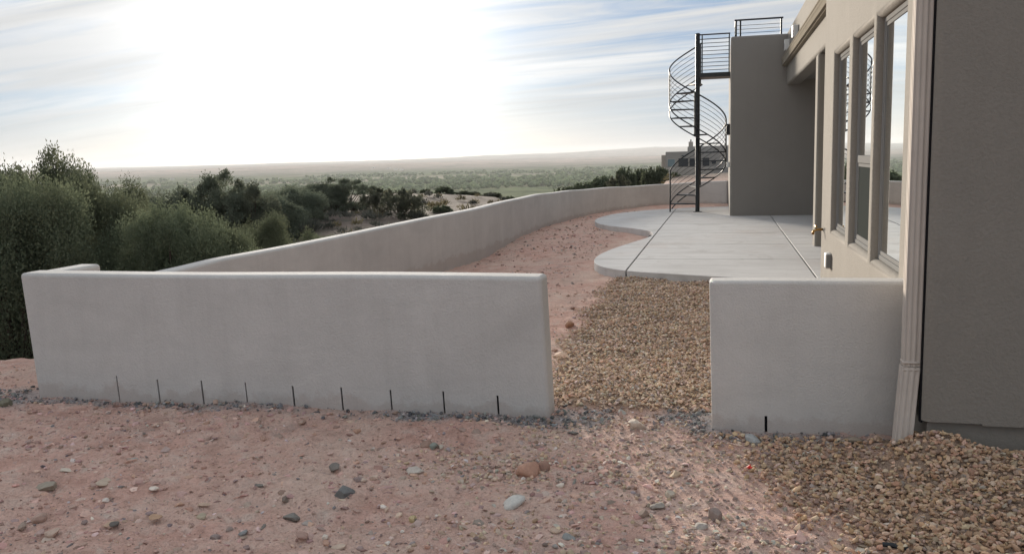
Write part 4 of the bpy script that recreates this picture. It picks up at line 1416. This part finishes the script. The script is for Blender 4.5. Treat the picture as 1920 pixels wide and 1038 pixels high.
x, y = scatter(-7.6, 0.6, 2.3, 5.3, 8500, dirt_mask, r1)
stones('clods', x, y, r1.uniform(-0.010, 0.0, len(x)), 0.022 + 0.05 * r1.uniform(0, 1, len(x)) ** 3, [(0.53, 0.35, 0.29), (0.45, 0.285, 0.23), (0.58, 0.42, 0.355), (0.36, 0.27, 0.235)], [4, 4, 2, 1], r1, 'crusty flat clods of red dirt broken up in front of the wall', 'clods', M_stone, 0.22, 0.45)


def yard_mask(x, y):
    dn = 0.25 + 1.1 * np.clip(fbm(x * 0.8, y * 0.8, 4, 67) + 0.15, 0, 1)
    return dn * (x > -4.2) * (x < -1.0 + 0.4 * (y > 26)) * (1 - gravel_mask(x, y)) * ((x < -2.1) | (y < 11.4) | (y > 26))


x, y = scatter(-4.4, -0.9, 6.5, 26, 9000, yard_mask, r1)
stones('pebbles', x, y, r1.uniform(-0.006, 0.004, len(x)), 0.016 + 0.06 * r1.uniform(0, 1, len(x)) ** 5, DIRTP, [6, 5, 3, 2, 0.5, 0.6], r1, 'clods and pebbles on the red dirt of the yard behind', 'pebbles', M_stone, 0.4, 0.55)
GREYP = [(0.17, 0.168, 0.165), (0.22, 0.217, 0.212), (0.29, 0.283, 0.275), (0.12, 0.12, 0.12), (0.40, 0.385, 0.36), (0.40, 0.285, 0.235)]
x, y = scatter(-5.7, 1.0, 4.85, 5.9, 26000, lambda x, y: 0.75 * grey_mask(x, y), r1)
k = ~((x < -1.08) & (x > -5.22) & (y > 5.36)) & ~((x > -0.09) & (y > 5.285)); x, y = x[k], y[k]
stones('rubble', x, y, r1.uniform(-0.004, 0.014, len(x)), 0.008 + 0.034 * r1.uniform(0, 1, len(x)) ** 4, GREYP, [4, 5, 4, 3, 1.2, 5], r1, 'dark grey mortar rubble along the foot of the front walls', 'rubble', M_stone, 0.6, 0.6)


# single stones one can point at: px, py (photo), width px, aspect, height ratio, colour, label
ROCKS = [
    (90, 912, 44, .42, .45, (.30, .275, .24), 'long flat grey stone with a dark lower edge at lower left'),
    (126, 882, 22, .55, .3, (.55, .51, .46), 'small pale flat chip just above the long flat grey stone'),
    (194, 904, 32, .6, .22, (.47, .40, .34), 'pale half buried slab right of the long flat grey stone'),
    (288, 917, 22, .45, .4, (.66, .61, .57), 'smooth white oblong pebble in the red dirt at left'),
    (198, 939, 12, .8, .8, (.62, .58, .56), 'little upright white stone below the pale half buried slab'),
    (74, 976, 25, .85, .7, (.42, .31, .275), 'pinkish round stone near the lower left corner'),
    (97, 1003, 24, .7, .6, (.48, .38, .33), 'pale rounded stone below the pinkish round one'),
    (252, 862, 20, .5, .35, (.33, .34, .34), 'thin grey chip lying between the wall and the white pebble'),
    (214, 984, 16, .7, .6, (.15, .145, .14), 'dark stone in the grey dirt patch at lower left'),
    (290, 970, 24, .55, .35, (.42, .29, .21), 'flat orange tan stone right of the grey dirt patch'),
    (379, 971, 17, .8, .7, (.40, .36, .29), 'olive tan stone with a dark shadow at lower left'),
    (456, 1002, 20, .7, .6, (.25, .27, .29), 'blue grey stone at the lower edge of the dirt'),
    (405, 1010, 17, .8, .6, (.27, .225, .225), 'purplish stone left of the blue grey one'),
    (486, 911, 18, .6, .5, (.20, .195, .185), 'flat dark grey stone with a pale top'),
    (647, 925, 34, .65, .62, (.165, .175, .185), 'largest dark blue grey angular rock in the middle of the dirt'),
    (628, 879, 18, .85, .85, (.22, .21, .205), 'rounded grey rock above the dark angular one'),
    (776, 884, 30, .55, .45, (.50, .47, .45), 'pale grey rock right of the two pinkish chips'),
    (703, 898, 17, .7, .65, (.53, .43, .38), 'pinkish white stone with a shaded foot'),
    (682, 900, 13, .55, .5, (.50, .41, .36), 'pointed pale chip left of the pinkish white stone'),
    (535, 938, 13, .9, .8, (.19, .16, .145), 'small brown round stone left of the white stick shaped one'),
    (572, 942, 25, .38, .35, (.68, .60, .57), 'white stick shaped stone'),
    (548, 973, 25, .6, .6, (.195, .195, .19), 'dark slanted stone below the white stick shaped one'),
    (579, 981, 19, .6, .2, (.37, .34, .335), 'flat pale grey chip beside the dark slanted stone'),
    (566, 1006, 20, .8, .6, (.40, .28, .25), 'reddish stone with white flecks at the bottom'),
    (610, 1008, 10, .9, .7, (.62, .58, .54), 'tiny white pebble right of the reddish flecked stone'),
    (636, 1026, 24, .5, .35, (.52, .43, .37), 'beige wedge shaped stone at the bottom edge'),
    (775, 976, 14, .9, .95, (.47, .40, .25), 'yellowish stone standing in a dark dirt spot'),
    (814, 839, 14, .9, .8, (.23, .26, .245), 'greenish grey stone below the front wall'),
    (825, 840, 12, .7, .9, (.50, .46, .42), 'pale stone leaning on the greenish grey one'),
    (798, 836, 24, .6, .5, (.30, .21, .18), 'low reddish stone left of the greenish grey one'),
    (990, 888, 42, .62, 1.0, (.47, .29, .23), 'big salmon coloured oval cobble'),
    (1020, 880, 22, .8, 1.0, (.33, .215, .18), 'brownish stone leaning behind the salmon cobble'),
    (964, 945, 40, .5, .42, (.55, .56, .56), 'white and grey quartz lump below the salmon cobble'),
    (1050, 911, 15, .7, .6, (.66, .61, .56), 'small white stone right of the salmon cobble'),
    (1264, 894, 20, .8, .8, (.54, .44, .34), 'cream coloured block shaped stone near the gravel'),
    (1256, 930, 18, .8, .75, (.45, .41, .36), 'pale grey round stone below the cream block'),
    (1232, 951, 26, .6, .5, (.29, .27, .255), 'grey flat stone left of the pyramid shaped one'),
    (1340, 973, 25, .85, 1.05, (.26, .215, .205), 'grey pyramid shaped stone on the pale dirt'),
    (1314, 989, 24, .6, .5, (.36, .34, .33), 'light grey stone at the foot of the pyramid'),
    (1067, 1009, 23, .7, .5, (.27, .29, .305), 'blue grey smooth stone at the bottom middle'),
    (1041, 994, 19, .8, .2, (.50, .40, .335), 'flat beige chip above the blue grey smooth stone'),
    (1205, 967, 17, .9, .7, (.30, .235, .205), 'brown grey half round stone before the gravel'),
    (1195, 802, 28, .75, .75, (.55, .48, .43), 'pale pointed stone in the gap below the gravel'),
    (936, 842, 26, .55, .35, (.44, .31, .265), 'flat pink stone left of the loose gravel patch'),
    (1073, 812, 18, .5, .35, (.17, .17, .17), 'thin dark stone below the end of the front wall'),
    (1166, 776, 16, .8, .7, (.36, .37, .37), 'light grey stone at the lower edge of the gap gravel'),
    (1052, 668, 24, .55, .45, (.62, .47, .39), 'peach coloured stone at the gravel edge beside the front wall end'),
    (1068, 612, 15, .85, .9, (.36, .23, .175), 'brown angular clod on the dirt beside the gravel'),
    (1412, 829, 30, .7, .6, (.36, .385, .41), 'bluish mortar lump under the slot of the short wall'),
    (1596, 826, 38, .55, .25, (.33, .29, .25), 'flat tan mortar slab at the foot of the short wall'),
    (1613, 1031, 24, .35, .3, (.60, .56, .50), 'white splinter of stone in the gravel at the bottom'),
    (10, 758, 22, .7, .6, (.17, .165, .13), 'dark olive stone left of the wall corner'),
]


def rock_mesh(seed, wx, wy, wz, col):
    rng = np.random.default_rng(seed)
    bm = bmesh.new()
    bmesh.ops.create_icosphere(bm, subdivisions=2, radius=1.0)
    # plane cuts give broken faces
    cuts = []
    for k in range(9):
        d = rng.normal(size=3); d /= np.linalg.norm(d); cuts.append((d, rng.uniform(0.42, 0.82)))
    for v in bm.verts:
        p = np.array(v.co)
        for d, c in cuts:
            s = p @ d
            if s > c: p = p - d * (s - c)
        p = p * (1 + rng.normal() * 0.025)
        v.co = Vector((p[0] * wx, p[1] * wy, p[2] * wz))
    ex = np.array([v.co for v in bm.verts]); lo, hi = ex.min(0), ex.max(0)
    for v in bm.verts:
        q = (np.array(v.co) - (lo + hi) / 2) / (hi - lo) * 2
        v.co = Vector((q[0] * wx, q[1] * wy, q[2] * wz))
    me = bpy.data.meshes.new('stone'); bm.to_mesh(me); bm.free()
    me.materials.append(M_rock)
    at = me.attributes.new('tint', 'FLOAT_COLOR', 'POINT')
    at.data.foreach_set('color', np.tile(np.array([col[0] * 1.06, col[1] * 1.0, col[2] * 0.90, 1.0], np.float32), len(me.vertices)))
    return me


def ground_hit(px, py):
    v = _R @ np.array([px - 960.0, py - 519.0, 1620.0])
    t_ = -EYE / v[2]; p = np.array([v[0] * t_, v[1] * t_])
    for _ in range(6):
        z = float(ground_z(p[0], p[1])); t_ = (z - EYE) / v[2]; p = np.array([v[0] * t_, v[1] * t_])
    return p[0], p[1], z, t_


for i, (px, py, w, asp, hr, col, lab) in enumerate(ROCKS):
    x, y, z, t_ = ground_hit(px, py)
    W = w * t_ * 0.5 * 1.12       # half width in metres
    me = rock_mesh(500 + i, W, W * (0.6 + 0.5 * asp), W * max(asp * 0.8, 0.25) * (0.5 + hr), col)
    o = link('stone', me, None, (x, y, z + W * max(asp * 0.8, 0.25) * (0.5 + hr) * (0.12 if any(k_ in lab for k_ in ('flat', 'buried', 'chip', 'slab')) else 0.42)))
    o.rotation_euler = (random.uniform(-.15, .15), random.uniform(-.15, .15), -0.24 + random.uniform(-.35, .35))
    if 'salmon' in lab:
        me.polygons.foreach_set('use_smooth', np.ones(len(me.polygons), bool)); o.rotation_euler = (0.1, -0.25, 0.35)
    tag(o, lab, 'stone', 'loose stones lying on the ground')

# bit of red plastic and a dark offcut in the gravel
x, y, z, t_ = ground_hit(1405, 881)
m = MB(); m.tube([(-0.016, 0, 0.004), (0.0, 0.005, 0.012), (0.017, -0.003, 0.005)], [0.005, 0.008, 0.004], 6)
m.tube([(0, 0.004, 0.004), (0.004, 0.0, 0.024)], [0.006, 0.003], 6)
o = m.build('plastic_scrap', M_red, None, loc=(x, y, z + 0.008)); tag(o, 'small bright red plastic scrap on the loose gravel', 'litter')
x, y, z, t_ = ground_hit(1678, 1034)
m = MB(); m.tube([(-0.05, 0.0, 0.012), (-0.01, 0.006, 0.014), (0.05, 0.0, 0.012)], [0.010, 0.011, 0.010], 10)
o = m.build('pipe_offcut', M_iron, None, loc=(x, y, z + 0.012)); o.rotation_euler = (0, 0, -0.3)
tag(o, 'short black pipe offcut lying in the gravel at the bottom edge', 'litter')

# ------------------------------------------------------------------ haze
HZ = plain('haze_air', (1, 1, 1))
ht = HZ.node_tree; ht.nodes.clear()
ho = ht.nodes.new('ShaderNodeOutputMaterial'); pv = ht.nodes.new('ShaderNodeVolumePrincipled')
pv.inputs['Color'].default_value = (0.93, 0.95, 0.97, 1)
pv.inputs['Density'].default_value = 0.000065
pv.inputs['Anisotropy'].default_value = 0.12
pv.inputs['Density Attribute'].default_value = ''
ht.links.new(pv.outputs[0], ho.inputs['Volume'])
vz = np.empty(len(g1.data.vertices) * 3, np.float32); g1.data.vertices.foreach_get('co', vz)
z_top = max(8.0, float(vz[2::3].max()) + 3.0)
print('haze top', z_top)
hb = MB().box(-20500, 20500, -20500, 20500, -72, z_top).build('haze', HZ)
tag(hb, 'pale dusty haze over the valley', 'haze', kind='stuff')
